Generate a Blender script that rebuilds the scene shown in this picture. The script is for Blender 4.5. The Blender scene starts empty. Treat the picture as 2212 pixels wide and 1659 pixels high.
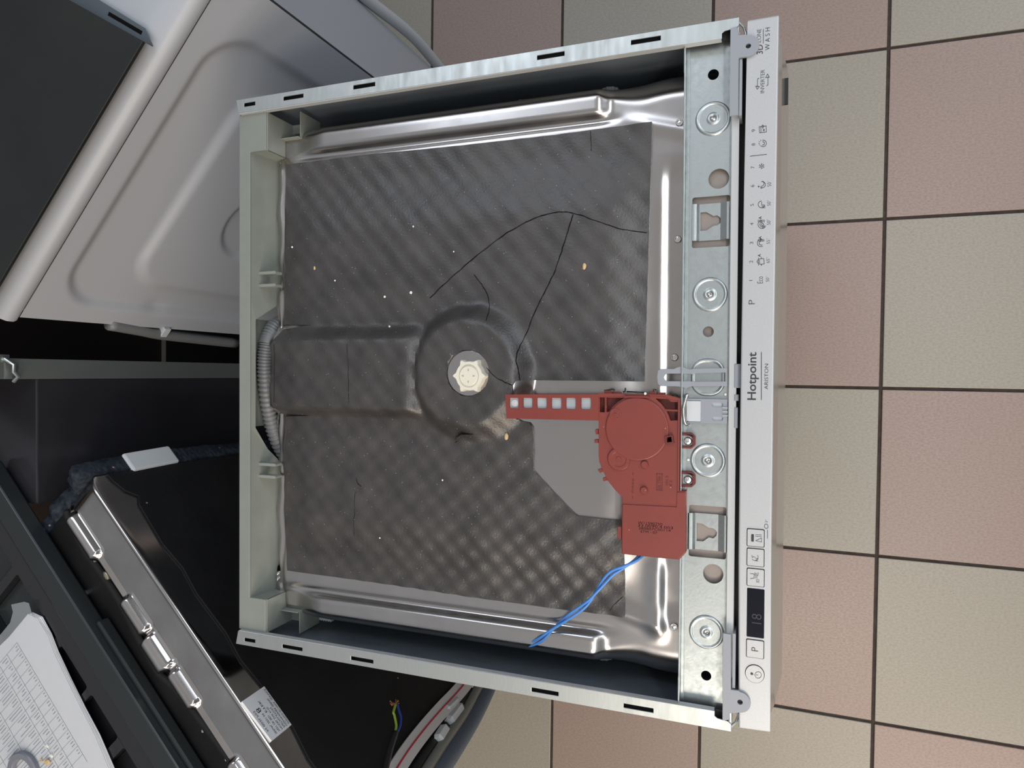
import bpy, bmesh, math, random
from mathutils import Vector, Matrix, Euler, noise
from mathutils.geometry import tessellate_polygon, delaunay_2d_cdt
random.seed(7)
S = bpy.context.scene
COL = S.collection
PI = math.pi
# ------------------------------------------------------------------ camera
F, CX, CY = 1484.25, 1106.0, 829.5
CAM = Vector((0.02428, 0.00165, 1.42395))
ROT = Euler((-0.012416, 0.354142, 0.006703), 'XYZ')
cd = bpy.data.cameras.new('camera'); cam = bpy.data.objects.new('camera', cd); COL.objects.link(cam)
cam.location = CAM; cam.rotation_euler = ROT
cd.sensor_fit = 'HORIZONTAL'; cd.sensor_width = 36.0; cd.lens = F / 2212.0 * 36.0
cd.clip_start = .02; cd.clip_end = 50
S.camera = cam
RM = ROT.to_matrix()
def P(px, py, z):                       # point of the plane at height z seen at a pixel of the 2212x1659 photograph
    d = RM @ Vector(((px - CX) / F, (CY - py) / F, -1)); t = (z - CAM.z) / d.z
    q = CAM + t * d
    return (q.x, q.y)
def PL(pts, z): return [P(x, y, z) for x, y in pts]
def on_plane(px, py, pt, n):
    d = RM @ Vector(((px - CX) / F, (CY - py) / F, -1)); n = Vector(n)
    return CAM + d * ((Vector(pt) - CAM).dot(n) / d.dot(n))
# ------------------------------------------------------------------ light
S.view_settings.view_transform = 'Standard'; S.view_settings.look = 'None'
S.view_settings.gamma = 1.0; S.view_settings.use_curve_mapping = False
S.view_settings.exposure = -0.38
W = bpy.data.worlds.new('world'); S.world = W; W.use_nodes = True
nt = W.node_tree; nt.nodes.clear()
wo = nt.nodes.new('ShaderNodeOutputWorld'); bg = nt.nodes.new('ShaderNodeBackground')
tc = nt.nodes.new('ShaderNodeTexCoord'); sx = nt.nodes.new('ShaderNodeSeparateXYZ')
rp = nt.nodes.new('ShaderNodeValToRGB')
nt.links.new(tc.outputs['Generated'], sx.inputs[0]); nt.links.new(sx.outputs['Z'], rp.inputs[0])
nt.links.new(rp.outputs[0], bg.inputs[0]); nt.links.new(bg.outputs[0], wo.inputs[0])
e = rp.color_ramp.elements
e[0].position = 0.0; e[0].color = (.13, .13, .135, 1)
e[1].position = 1.0; e[1].color = (.52, .50, .49, 1)
k = e.new(.35); k.color = (.15, .15, .155, 1)
k = e.new(.62); k.color = (.34, .35, .37, 1)
k = e.new(.85); k.color = (.58, .59, .62, 1)
bg.inputs[1].default_value = 1.0
def area(name, loc, target, sx_, sy_, power, col):
    l = bpy.data.lights.new(name, 'AREA'); l.shape = 'RECTANGLE'; l.size = sx_; l.size_y = sy_; l.energy = power; l.color = col
    o = bpy.data.objects.new(name, l); COL.objects.link(o); o.location = loc
    o.rotation_euler = (Vector(target) - Vector(loc)).to_track_quat('-Z', 'Y').to_euler()
    return o
area('window_light_warm', (0.75, -2.1, 1.75), (0.15, -.3, .6), 1.2, 1.0, 44, (1, .83, .66))
area('ceiling_light_warm', (0.25, -1.30, 2.45), (0.0, -.3, .7), .9, .5, 21, (1, .89, .76))
area('window_light_cool', (1.5, 2.0, 2.1), (-.1, 0, .8), 1.6, 1.0, 25, (.82, .90, 1))
area('ceiling_light_tube', (.75, .1, 2.6), (.75, .1, 0), .20, 2.4, 26, (.93, .97, 1)).rotation_euler = (0, 0, 0)
area('ceiling_light_cool', (-.8, 1.45, 2.6), (-.2, .1, .8), 1.2, .6, 12, (.80, .88, 1))

# ------------------------------------------------------------------ materials
def lin(r, g, b):
    f = lambda c: (c / 255 / 12.92) if c / 255 <= .04045 else ((c / 255 + .055) / 1.055) ** 2.4
    return (f(r), f(g), f(b))
MATS = {}
def mat(name, c, rough=.5, metal=0., noise_amt=0., nscale=60, bump=0., bscale=300, coat=0., c2=None, spec=.5, stretch=None, alpha=1., detail=6, rvar=0., trans=0., lo=.3, hi=.7):
    m = bpy.data.materials.new(name); m.use_nodes = True; MATS[name] = m
    n = m.node_tree; b = n.nodes['Principled BSDF']
    b.inputs['Base Color'].default_value = (*c, 1); b.inputs['Roughness'].default_value = rough
    b.inputs['Metallic'].default_value = metal; b.inputs['Coat Weight'].default_value = coat; b.inputs['Coat Roughness'].default_value = .08
    b.inputs['Specular IOR Level'].default_value = spec; b.inputs['Alpha'].default_value = alpha
    b.inputs['Transmission Weight'].default_value = trans
    tcn = n.nodes.new('ShaderNodeTexCoord'); src = tcn.outputs['Object']
    if stretch:
        mp = n.nodes.new('ShaderNodeMapping'); mp.inputs['Scale'].default_value = stretch; n.links.new(src, mp.inputs[0]); src = mp.outputs[0]
    if noise_amt or c2 or rvar:
        t = n.nodes.new('ShaderNodeTexNoise'); t.inputs['Scale'].default_value = nscale; t.inputs['Detail'].default_value = detail; n.links.new(src, t.inputs[0])
        mr = n.nodes.new('ShaderNodeMapRange'); mr.inputs[1].default_value = lo; mr.inputs[2].default_value = hi; n.links.new(t.outputs[0], mr.inputs[0])
        mx = n.nodes.new('ShaderNodeMix'); mx.data_type = 'RGBA'
        a = c; d = c2 or tuple(x * (1 - noise_amt) for x in c)
        mx.inputs[6].default_value = (*a, 1); mx.inputs[7].default_value = (*d, 1)
        n.links.new(mr.outputs[0], mx.inputs[0]); n.links.new(mx.outputs[2], b.inputs['Base Color'])
        if rvar:
            r2 = n.nodes.new('ShaderNodeMapRange'); r2.inputs[1].default_value = .3; r2.inputs[2].default_value = .7
            r2.inputs[3].default_value = rough - rvar; r2.inputs[4].default_value = rough + rvar
            n.links.new(t.outputs[0], r2.inputs[0]); n.links.new(r2.outputs[0], b.inputs['Roughness'])
    if bump:
        t = n.nodes.new('ShaderNodeTexNoise'); t.inputs['Scale'].default_value = bscale; t.inputs['Detail'].default_value = 4; n.links.new(src, t.inputs[0])
        bu = n.nodes.new('ShaderNodeBump'); bu.inputs['Strength'].default_value = 1; bu.inputs['Distance'].default_value = bump
        n.links.new(t.outputs[0], bu.inputs['Height']); n.links.new(bu.outputs[0], b.inputs['Normal'])
    return m
def add_specks(m, col, scale=900, thr=.93):        # dust and crumbs: small flecks of another colour
    n = m.node_tree; b = n.nodes['Principled BSDF']
    tcn = n.nodes.new('ShaderNodeTexCoord'); v = n.nodes.new('ShaderNodeTexVoronoi'); v.inputs['Scale'].default_value = scale
    n.links.new(tcn.outputs['Object'], v.inputs[0])
    t = n.nodes.new('ShaderNodeTexNoise'); t.inputs['Scale'].default_value = scale * .12; n.links.new(tcn.outputs['Object'], t.inputs[0])
    lt = n.nodes.new('ShaderNodeMath'); lt.operation = 'LESS_THAN'; lt.inputs[1].default_value = .16; n.links.new(v.outputs['Distance'], lt.inputs[0])
    sp = n.nodes.new('ShaderNodeSeparateColor'); n.links.new(v.outputs['Color'], sp.inputs[0])
    gt = n.nodes.new('ShaderNodeMath'); gt.operation = 'GREATER_THAN'; gt.inputs[1].default_value = thr; n.links.new(sp.outputs[0], gt.inputs[0])
    mu = n.nodes.new('ShaderNodeMath'); mu.operation = 'MULTIPLY'; n.links.new(lt.outputs[0], mu.inputs[0]); n.links.new(gt.outputs[0], mu.inputs[1])
    mx = n.nodes.new('ShaderNodeMix'); mx.data_type = 'RGBA'; mx.inputs[7].default_value = (*col, 1)
    old = b.inputs['Base Color'].links
    if old: n.links.new(old[0].from_socket, mx.inputs[6])
    else: mx.inputs[6].default_value = b.inputs['Base Color'].default_value
    n.links.new(mu.outputs[0], mx.inputs[0]); n.links.new(mx.outputs[2], b.inputs['Base Color'])
GALV = mat('galvanised_steel', (.52, .56, .56), .36, .9, nscale=170, c2=(.38, .42, .42), rvar=.07, detail=8, bump=.00006, bscale=500)
GALVW = mat('galvanised_flange', (.54, .57, .56), .42, .85, nscale=90, c2=(.45, .48, .47), rvar=.06, stretch=(1.6, .35, 1), bump=.00005, bscale=300)
TUB = mat('stainless_tub', (.52, .50, .485), .22, 1., nscale=30, c2=(.46, .44, .43), rvar=.05, bump=.00003, bscale=60)
TUBD = mat('stainless_shiny', (.60, .58, .56), .13, 1., nscale=14, c2=(.45, .42, .40), rvar=.04)
MATT = mat('bitumen_mat', lin(46, 44, 44), .42, 0, nscale=34, c2=lin(62, 59, 58), bump=.00030, bscale=480, detail=9, rvar=.05, spec=.8)
add_specks(MATT, (.40, .38, .35), 520, .965)
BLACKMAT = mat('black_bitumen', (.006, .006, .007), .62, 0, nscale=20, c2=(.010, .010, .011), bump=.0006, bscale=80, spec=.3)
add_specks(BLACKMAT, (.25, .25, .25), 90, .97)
CRACK = mat('crack_dark', (.004, .004, .004), .9, spec=.1)
GREYP = mat('rear_bar_plastic', lin(132, 137, 130), .38, 0, nscale=30, c2=lin(125, 130, 124))
BRK = mat('grey_plastic', lin(140, 144, 152), .42)
BRKL = mat('pale_plastic', lin(190, 194, 198), .4)
HOSE = mat('grey_hose', lin(110, 112, 114), .45)
HOSED = mat('slate_hose', lin(84, 94, 106), .55)
PANEL = mat('silver_panel', lin(180, 182, 184), .40, .25, nscale=900, c2=lin(172, 174, 177), bump=.00001, bscale=2000)
PEDGE = mat('pale_strip', lin(190, 193, 194), .35, .3)
INK = mat('print_ink', lin(38, 40, 46), .5)
INKL = mat('display_segment', lin(26, 29, 40), .4)
SEAM = mat('button_seam_dark', (.01, .01, .012), .6)
DISP = mat('display_glass', (.003, .004, .009), .16, spec=.35)
RED = mat('brick_red_plastic', lin(124, 54, 46), .45, nscale=40, c2=lin(116, 49, 43), rvar=.05)
add_specks(RED, (.5, .35, .3), 420, .985)
REDD = mat('dark_red_plastic', lin(96, 34, 30), .5)
FROST = mat('frosted_clear_plastic', lin(176, 186, 190), .25, nscale=40, c2=lin(150, 156, 160))
WHITEP = mat('ivory_plastic', lin(214, 210, 196), .4)
SIDE = mat('side_panel_dark', lin(108, 116, 124), .40, .15, nscale=16, c2=lin(94, 101, 108), stretch=(1, 1, 3))
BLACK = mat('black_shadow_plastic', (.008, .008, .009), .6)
WASH = mat('white_enamel', lin(164, 168, 175), .38)
SHEET = mat('dark_sheet_metal', lin(58, 60, 58), .34, .55, nscale=5, c2=lin(44, 46, 50), rvar=.05)
SHEETF = mat('sheet_flange', lin(110, 120, 128), .35, .7)
DARKST = mat('dark_glossy_panel', lin(74, 74, 80), .22, .6, nscale=6, c2=lin(62, 61, 66))
POST = mat('post_grey', lin(120, 126, 126), .4, .55)
FELT = mat('blue_grey_felt', lin(56, 63, 72), .95, nscale=120, c2=lin(28, 33, 40), bump=.004, bscale=110, spec=.1)
add_specks(FELT, (.35, .2, .2), 110, .93)
FOAM = mat('white_foam', lin(205, 208, 210), .8)
BLKGL = mat('black_gloss_enamel', (.012, .012, .014), .16, coat=.5)
BLKSAT = mat('black_satin', lin(58, 62, 64), .3, .5)
PAPER = mat('paper', lin(222, 222, 226), .7)
POLY = mat('polythene', lin(200, 208, 214), .25, alpha=.20, spec=.8)
STICK = mat('sticker_white', lin(214, 216, 218), .5)
COP = mat('copper', (.75, .36, .2), .35, 1)
BLUE = mat('blue_wire', lin(70, 130, 205), .4)
BLUED = mat('navy_wire', lin(40, 62, 150), .4)
YG = mat('yellow_green_wire', lin(150, 180, 60), .4)
BLKC = mat('black_cable', (.015, .015, .017), .4)
WHB = mat('off_white_band', lin(196, 194, 192), .6)
REDL = mat('red_stripe', lin(176, 40, 62), .6)
CRUMB = mat('crumb_white', lin(228, 226, 218), .7)
CRUMBT = mat('crumb_tan', lin(196, 170, 130), .7)
SCREW = mat('screw_zinc', (.72, .72, .70), .25, 1)
GROUT = mat('grout', lin(64, 56, 52), .9, nscale=80, c2=lin(50, 42, 38))
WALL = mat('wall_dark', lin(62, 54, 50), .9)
FILM = mat('door_film', lin(176, 174, 168), .16, .6)
def tile_mat(name, c, c2):
    m = mat(name, c, .38, 0, nscale=210, c2=c2, stretch=(1.0, 1.9, 1), detail=7, bump=.00005, bscale=330, rvar=.05, lo=.40, hi=.64)
    add_specks(m, tuple(x * .6 for x in c), 210, .95)
    return m
TILE_P = tile_mat('tile_pink', lin(147, 129, 121), lin(135, 117, 109))
TILE_B = tile_mat('tile_beige', lin(149, 144, 133), lin(138, 133, 122))

# ------------------------------------------------------------------ mesh helpers
def newbm(): return bmesh.new()
def put(name, bm, m, parent=None, bevel=0, smooth=False, seg=2, recalc=True, loc=None):
    if recalc: bmesh.ops.recalc_face_normals(bm, faces=bm.faces)
    me = bpy.data.meshes.new(name); bm.to_mesh(me); bm.free()
    me.materials.append(m)
    if smooth:
        for p in me.polygons: p.use_smooth = True
    o = bpy.data.objects.new(name, me); COL.objects.link(o)
    if parent: o.parent = parent
    if loc: o.location = loc
    if bevel:
        b = o.modifiers.new('bevel', 'BEVEL'); b.width = bevel; b.segments = seg; b.limit_method = 'ANGLE'; b.angle_limit = math.radians(40)
    if smooth and smooth != 'all':
        try:
            me.set_sharp_from_angle(angle=math.radians(38))
        except Exception: pass
    return o
def label(o, lab): o['label'] = lab; return o
def empty(name, lab, cat, loc=(0, 0, 0), rz=0, group=None):
    o = bpy.data.objects.new(name, None); COL.objects.link(o); o.location = loc; o.rotation_euler = (0, 0, rz); o.empty_display_size = .05
    o['label'] = lab; o['category'] = cat
    if group: o['group'] = group
    return o
def tag(o, lab, cat, group=None):
    o['label'] = lab; o['category'] = cat
    if group: o['group'] = group
    return o
def box(bm, x0, x1, y0, y1, z0, z1):
    v = [bm.verts.new((x, y, z)) for z in (z0, z1) for x, y in ((x0, y0), (x1, y0), (x1, y1), (x0, y1))]
    for f in ((3, 2, 1, 0), (4, 5, 6, 7), (0, 1, 5, 4), (1, 2, 6, 5), (2, 3, 7, 6), (3, 0, 4, 7)): bm.faces.new([v[i] for i in f])
    return bm
def plate(bm, outer, z0, z1, holes=()):
    loops = [list(outer)] + [list(h) for h in holes]
    tris = tessellate_polygon([[Vector((x, y, 0)) for x, y in l] for l in loops])
    flat = [p for l in loops for p in l]
    lo = [bm.verts.new((x, y, z0)) for x, y in flat]; hi = [bm.verts.new((x, y, z1)) for x, y in flat]
    for t in tris:
        try: bm.faces.new([hi[i] for i in t]); bm.faces.new([lo[i] for i in reversed(t)])
        except ValueError: pass
    o = 0
    for l in loops:
        n = len(l)
        for i in range(n):
            j = (i + 1) % n
            bm.faces.new([lo[o + i], lo[o + j], hi[o + j], hi[o + i]])
        o += n
    return bm
def circ(cx, cy, r, n=28, a0=0, a1=2 * PI, ry=None):
    full = abs(a1 - a0 - 2 * PI) < 1e-6
    m = n if full else n + 1
    return [(cx + r * math.cos(a0 + (a1 - a0) * i / n), cy + (ry or r) * math.sin(a0 + (a1 - a0) * i / n)) for i in range(m)]
def rr(x0, x1, y0, y1, r, n=6):
    out = []
    for cx, cy, a in ((x1 - r, y1 - r, 0), (x0 + r, y1 - r, PI / 2), (x0 + r, y0 + r, PI), (x1 - r, y0 + r, 3 * PI / 2)):
        out += [(cx + r * math.cos(a + PI / 2 * i / n), cy + r * math.sin(a + PI / 2 * i / n)) for i in range(n + 1)]
    return out
def loft(bm, loops, cap0=False, cap1=True, closed=True):
    vs = [[bm.verts.new(p) for p in l] for l in loops]
    n = len(loops[0])
    for a, b in zip(vs, vs[1:]):
        for i in range(n if closed else n - 1):
            j = (i + 1) % n
            bm.faces.new([a[i], a[j], b[j], b[i]])
    if cap0: bm.faces.new(list(reversed(vs[0])))
    if cap1: bm.faces.new(vs[-1])
    return bm
def z3(l, z): return [(x, y, z) for x, y in l]
def lathe(bm, cx, cy, prof, n=28, ry=1.0):
    q = [prof[0]]
    for (r0, z0), (r1, z1) in zip(prof, prof[1:]):
        if abs(z1 - z0) < 1e-6 and r0 - r1 > .0015: q += [(r0 - .0003, z0), (r1 + .0003, z1)]
        q.append((r1, z1))
    prof = q
    return loft(bm, [[(cx + r * math.cos(2 * PI * i / n), cy + r * ry * math.sin(2 * PI * i / n), z) for i in range(n)] for r, z in prof], cap0=False, cap1=True)
def spline(pts, n=8):
    pts = [Vector(p) for p in pts]; out = []
    q = [pts[0] * 2 - pts[1]] + pts + [pts[-1] * 2 - pts[-2]]
    for i in range(1, len(q) - 2):
        for s in range(n):
            t = s / n; a, b, c, d = q[i - 1], q[i], q[i + 1], q[i + 2]
            out.append(.5 * ((2 * b) + (c - a) * t + (2 * a - 5 * b + 4 * c - d) * t * t + (3 * b - a - 3 * c + d) * t ** 3))
    out.append(pts[-1]); return out
def tube(bm, pts, r, n=10, rf=None):
    pts = [Vector(p) for p in pts]; loops = []
    up = Vector((.13, .27, 1)).normalized()
    for i, p in enumerate(pts):
        d = (pts[min(i + 1, len(pts) - 1)] - pts[max(i - 1, 0)]).normalized()
        a = d.cross(up)
        if a.length < 1e-4: a = d.cross(Vector((1, 0, 0)))
        a.normalize(); b = a.cross(d)
        R_ = rf(i) if rf else r
        loops.append([p + (a * math.cos(2 * PI * k / n) + b * math.sin(2 * PI * k / n)) * R_ for k in range(n)])
    return loft(bm, loops, cap0=True, cap1=True)
def strip_line(bm, pts, w, z0, z1):                  # thin flat line along points (x, y)
    for (ax, ay), (bx, by) in zip(pts, pts[1:]):
        d = Vector((bx - ax, by - ay)); L = d.length
        if L < 1e-6: continue
        d /= L; nx, ny = -d.y * w / 2, d.x * w / 2; ex, ey = d.x * w * .3, d.y * w * .3
        plate(bm, [(ax + nx - ex, ay + ny - ey), (bx + nx + ex, by + ny + ey), (bx - nx + ex, by - ny + ey), (ax - nx - ex, ay - ny - ey)], z0, z1)
    return bm
def sst(a, b, x):
    if a == b: return float(x > a)
    t = max(0., min(1., (x - a) / (b - a))); return t * t * (3 - 2 * t)
FONTS = {}
def text_mesh(s, thin=0.0):
    c = bpy.data.curves.new('t', 'FONT'); c.body = s; c.size = 1; c.extrude = 0; c.offset = thin; c.resolution_u = 4
    o = bpy.data.objects.new('t', c); COL.objects.link(o)
    dg = bpy.context.evaluated_depsgraph_get(); me = bpy.data.meshes.new_from_object(o.evaluated_get(dg))
    bpy.data.objects.remove(o); bpy.data.curves.remove(c)
    return me
def letters(name, s, x0, x1, y0, y1, z, m, parent, rot90=True, thin=0.0, h=.0002):
    """text fitted to the world rectangle; rot90: reads towards +Y with the tops of the letters at -X"""
    me = text_mesh(s, thin); bm = newbm(); bm.from_mesh(me); bpy.data.meshes.remove(me)
    xs = [v.co.x for v in bm.verts]; ys = [v.co.y for v in bm.verts]
    ax, bx, ay, by = min(xs), max(xs), min(ys), max(ys)
    for v in bm.verts:
        u = (v.co.x - ax) / (bx - ax + 1e-9); w = (v.co.y - ay) / (by - ay + 1e-9)
        if rot90: v.co = Vector((x1 + (x0 - x1) * w, y0 + (y1 - y0) * u, z + h))
        else: v.co = Vector((x0 + (x1 - x0) * u, y0 + (y1 - y0) * w, z + h))
    return put(name, bm, m, parent, recalc=False)
def pxbox(a, b, c, d, z):                             # pixel box x a..b, y c..d -> world x0,x1,y0,y1
    p = P(a, d, z); q = P(b, c, z); r = P(a, c, z); s = P(b, d, z)
    return ((p[0] + r[0]) / 2, (q[0] + s[0]) / 2, (p[1] + s[1]) / 2, (q[1] + r[1]) / 2)

# ------------------------------------------------------------------ setting: floor tiles, added light-blocking wall
TS, YAW, OX, OY = 0.311038, -0.0082094, -0.7049917, 0.6092599
bm = newbm(); box(bm, -3.6, 2.4, -2.6, 2.8, -.06, -.0035)
floor = put('floor', bm, GROUT); floor['kind'] = 'structure'
bm = newbm(); g = .0028
box(bm, g, TS - g, -TS + g, -g, -.012, 0); tb = put('tile', bm, TILE_B, floor, bevel=.0012)
me_b = tb.data; me_p = me_b.copy(); me_p.materials.clear(); me_p.materials.append(TILE_P)
first = True
for i in range(-7, 7):
    for j in range(-4, 7):
        if first: o = tb; first = False
        else:
            o = tb.copy(); COL.objects.link(o)
        odd = (i + j) % 2
        o.data = me_p if odd else me_b
        x, y = i * TS, -j * TS
        o.location = (OX + math.cos(YAW) * x - math.sin(YAW) * y, OY + math.sin(YAW) * x + math.cos(YAW) * y, random.uniform(-.0006, .0003))
        o.rotation_euler = (0, 0, YAW)
bm = newbm(); box(bm, -1.62, -1.52, -2.6, 2.8, -.0035, 1.10)  # added low dark wall, blocks light from behind so the gap stays dark
wl = put('added_shade_wall', bm, WALL); wl['kind'] = 'structure'

# ------------------------------------------------------------------ the dishwasher
DW = empty('dishwasher', 'opened grey dishwasher seen from above, no worktop, silver control panel at its right edge', 'dishwasher', (0, 0, 0))
H = .82
XB, YS = -.523, .299
# side panels with top flanges
for s in (1, -1):
    bm = newbm(); box(bm, XB, -.003, min(s * .2975, s * .299), max(s * .2975, s * .299), .09, .8185)
    label(put('side_panel', bm, SIDE, DW), 'dark inner face of the upright side sheet')
    outer = [(XB, s * .299), (0, s * .299), (0, s * .2927), (-.003, s * .2905), (-.011, s * .2896), (-.0135, s * .288), (-.0135, s * .2835), (XB + .003, s * .2842)]
    holes = []
    slots = ((527, 551), (612, 655), (763, 810), (1160, 1219), (1363, 1427)) if s > 0 else ((528, 551), (610, 653), (758, 806), (1148, 1206), (1347, 1411))
    for n_, (a, b) in enumerate(slots):
        py = 218 - .168 * (a - 510) + 12 if s > 0 else 1391 + .177 * (a - 509) - 12
        xa = P(a, py, H)[0]; xb = P(b, py + (-.168 if s > 0 else .177) * (b - a), H)[0]
        c_ = .2925
        holes.append([(xa, s * (c_ - .002)), (xb, s * (c_ - .002)), (xb, s * (c_ + .0019)), (xa, s * (c_ + .0019))])
    bm = newbm(); plate(bm, outer, .8188, H, holes)
    fl = put('side_flange', bm, GALVW, DW, bevel=.0004)
    bm = newbm()
    box(bm, XB + .004, -.014, min(s * .2835, s * .2842), max(s * .2835, s * .2842), .813, .8196)
    put('flange_lip', bm, PEDGE, fl)
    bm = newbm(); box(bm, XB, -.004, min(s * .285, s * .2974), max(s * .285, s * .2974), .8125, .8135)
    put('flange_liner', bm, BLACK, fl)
    bm = newbm()     # curled metal end at the front corner
    tube(bm, [(-.002, s * .298, .817), (.0035, s * .2925, .815), (.0055, s * .2868, .814), (.004, s * .2835, .814), (.0015, s * .2838, .814)], .0011, 8)
    box(bm, -.0012, 0, min(s * .284, s * .2988), max(s * .284, s * .2988), .74, .8185)
    put('corner_curl', bm, GALV, DW, smooth=True)
bm = newbm(); box(bm, XB + .004, -.004, -.297, .297, .06, .10)
put('base_pan', bm, BLACK, DW)
bm = newbm(); box(bm, XB + .003, XB + .006, -.297, .297, .10, .66)  # added sheet, keeps light from entering behind the tub
put('rear_light_block', bm, SIDE, DW)

# tub top as one pressed sheet
TZ = .785
def yo(x): return .2725 + .0085 * sst(-.125, -.055, x)
def wob(y): return .0016 * math.sin(y * 55 + 1) + .0012 * math.sin(y * 130)
def tub_z(x, y):
    ay = abs(y); z = TZ
    z += .0075 * (1 - sst(.150, .212, ay)) * sst(-.50, -.44, x) * (1 - sst(-.12, -.07, x))
    # raised channel for the spray pipe and round dome
    d = math.hypot(x + .2532, y - .0022)
    disc = 1 - sst(.0490, .0715, d)
    ch = (1 - (sst(.0335, .0540, y) if y > 0 else sst(.0345, .0465, -y))) * (1 - sst(-.32, -.29, x))
    z += .0150 * max(disc, ch)
    # rail and crease along both sides
    if x < -.09:
        e_ = sst(-.47, -.43, x) * (1 - sst(-.128, -.112, x))
        z += .0062 * e_ * sst(.2425, .2485, ay)
        z -= .0022 * math.exp(-((ay - .2405) / .0028) ** 2) * (1 - sst(-.13, -.10, x)) * sst(-.49, -.45, x)
    R_ = .0125 if x < -.13 else .0125 + .016 * sst(-.13, -.08, x)
    t = (ay - (yo(x) - R_)) / R_
    if t > 0: z -= R_ * (1 - math.sqrt(max(0, 1 - min(1, t) ** 2)))
    # rear edge roll
    xr = -.501 + wob(y); R2 = .013; t = ((xr + R2) - x) / R2
    if t > 0: z -= R2 * (1 - math.sqrt(max(0, 1 - min(1, t) ** 2)))
    z -= .0022 * math.exp(-((x - (-.4875 + wob(y * .7))) / .0025) ** 2) * (1 - ch)
    # step towards the front rim and pressed ribs in the front corners
    z -= .0022 * max(0, min(1, (x + .0680) / .0078)) * sst(-.232, -.205, y) * (1 - sst(.175, .205, y))
    z += .0025 * math.exp(-((y + .2235 + .25 * (x + .09)) / .008) ** 2) * sst(-.125, -.095, x) * (1 - sst(-.068, -.055, x))
    z += .0020 * math.exp(-((x + .068) / .008) ** 2) * (1 - sst(-.18, -.165, y)) * sst(-.25, -.23, y)
    z += .0015 * math.exp(-((y - .226 + .3 * (x + .06)) / .006) ** 2) * sst(-.11, -.08, x)
    return z
NX, NY = 235, 260
bm = newbm(); grid = []
for i in range(NX + 1):
    x = -.5035 + (.5035 - .002) * i / NX
    row = []
    hw = yo(x)
    cr = 0
    dx = x + .5035
    if dx < .03: cr = .03 - math.sqrt(max(0, .03 ** 2 - (.03 - dx) ** 2))
    hw -= cr
    for j in range(NY + 1):
        u_ = -1 + 2 * j / NY
        y = u_ * hw
        xx = max(x, -.501 + wob(y)) if x < -.49 else x
        zz = tub_z(xx, y * yo(x) / hw if abs(u_) > .9 and cr else y)
        row.append(bm.verts.new((xx, y, zz)))
    # skirt down both sides
    row = [bm.verts.new((x, -hw - .0006, .68))] + row + [bm.verts.new((x, hw + .0006, .68))]
    grid.append(row)
grid = [[bm.verts.new((v.co.x - .0004, v.co.y, .68)) for v in grid[0]]] + grid
for a, b in zip(grid, grid[1:]):
    for i in range(len(a) - 1):
        bm.faces.new([a[i], b[i], b[i + 1], a[i + 1]])
tub = put('tub', bm, TUB, DW, smooth='all', recalc=True)
label(tub, 'stainless steel tub top')
bm = newbm(); box(bm, -.499, -.004, -.2705, .2705, .14, .69)
put('tub_wall', bm, TUB, DW)

# bitumen mat
TUBP = lambda px, py: P(px, py, .789)
outl = [(617, 355), (800, 332), (1000, 313), (1200, 290), (1408, 263), (1402, 500), (1392, 824), (1260, 822), (1134, 821), (1126, 824), (1122, 832), (1121, 905),
        (1131, 909), (1147, 912), (1154, 921), (1156, 935), (1156, 1015), (1200, 1062), (1244, 1108), (1250, 1112), (1343, 1123), (1349, 1200), (1351, 1334), (1200, 1316), (1000, 1288), (800, 1258), (619, 1233),
        (614, 1100), (612, 960), (616, 925), (611, 900), (680, 897), (611, 894), (604, 870), (602, 800), (604, 745), (614, 712), (680, 703), (612, 701), (617, 640), (614, 500)]
mo = [TUBP(*q) for q in outl]
pts = []
seg_pts = []
for (ax, ay), (bx, by) in zip(mo, mo[1:] + mo[:1]):
    n = max(1, int(math.hypot(bx - ax, by - ay) / .004))
    for i in range(n): seg_pts.append((ax + (bx - ax) * i / n, ay + (by - ay) * i / n))
def inside(x, y, poly):
    c = False; j = len(poly) - 1
    for i in range(len(poly)):
        xi, yi = poly[i]; xj, yj = poly[j]
        if (yi > y) != (yj > y) and x < (xj - xi) * (y - yi) / (yj - yi) + xi: c = not c
        j = i
    return c
inner = []
st = .0034
x = min(p[0] for p in mo) + st / 2
while x < max(p[0] for p in mo):
    y = min(p[1] for p in mo) + st / 2
    while y < max(p[1] for p in mo):
        if inside(x, y, mo) and math.hypot(x + .2488, y - .0021) > .0245: inner.append((x, y))
        y += st
    x += st
hole = circ(-.2488, .0021, .0228, 40)
allp = [Vector(p) for p in seg_pts] + [Vector(p) for p in hole] + [Vector(p) for p in inner]
n1, n2_ = len(seg_pts), len(hole)
edges = [(i, (i + 1) % n1) for i in range(n1)] + [(n1 + i, n1 + (i + 1) % n2_) for i in range(n2_)]
vo, eo, fo, _, _, _ = delaunay_2d_cdt(allp, edges, [list(range(n1))], 1, 1e-5)
def quilt(x, y):
    k_ = 2 * PI / .0172
    a = .55 + .45 * sst(-.45, -.2, x) * sst(.25, -.2, y)
    u1 = k_ * (x * .75 + y * .66); v1 = k_ * (x * .66 - y * .75)
    return .00046 * a * (math.cos(u1) + (.35 + .65 * sst(.1, -.1, y)) * math.cos(v1)) + .0010 * noise.noise(Vector((x * 14, y * 14, 0))) + .0003 * noise.noise(Vector((x * 60, y * 60, 3)))
bm = newbm(); top = []
for v in vo:
    top.append(bm.verts.new((v.x, v.y, tub_z(v.x, v.y) + .0030 + quilt(v.x, v.y))))
for f in fo:
    c = sum((vo[i] for i in f), Vector((0, 0))) / len(f)
    if math.hypot(c.x + .2488, c.y - .0021) < .0222: continue
    bm.faces.new([top[i] for i in f])
bmesh.ops.delete(bm, geom=[v for v in bm.verts if not v.link_faces], context='VERTS')
be = [ed for ed in bm.edges if ed.is_boundary]
r_ = bmesh.ops.extrude_edge_only(bm, edges=be)
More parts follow.
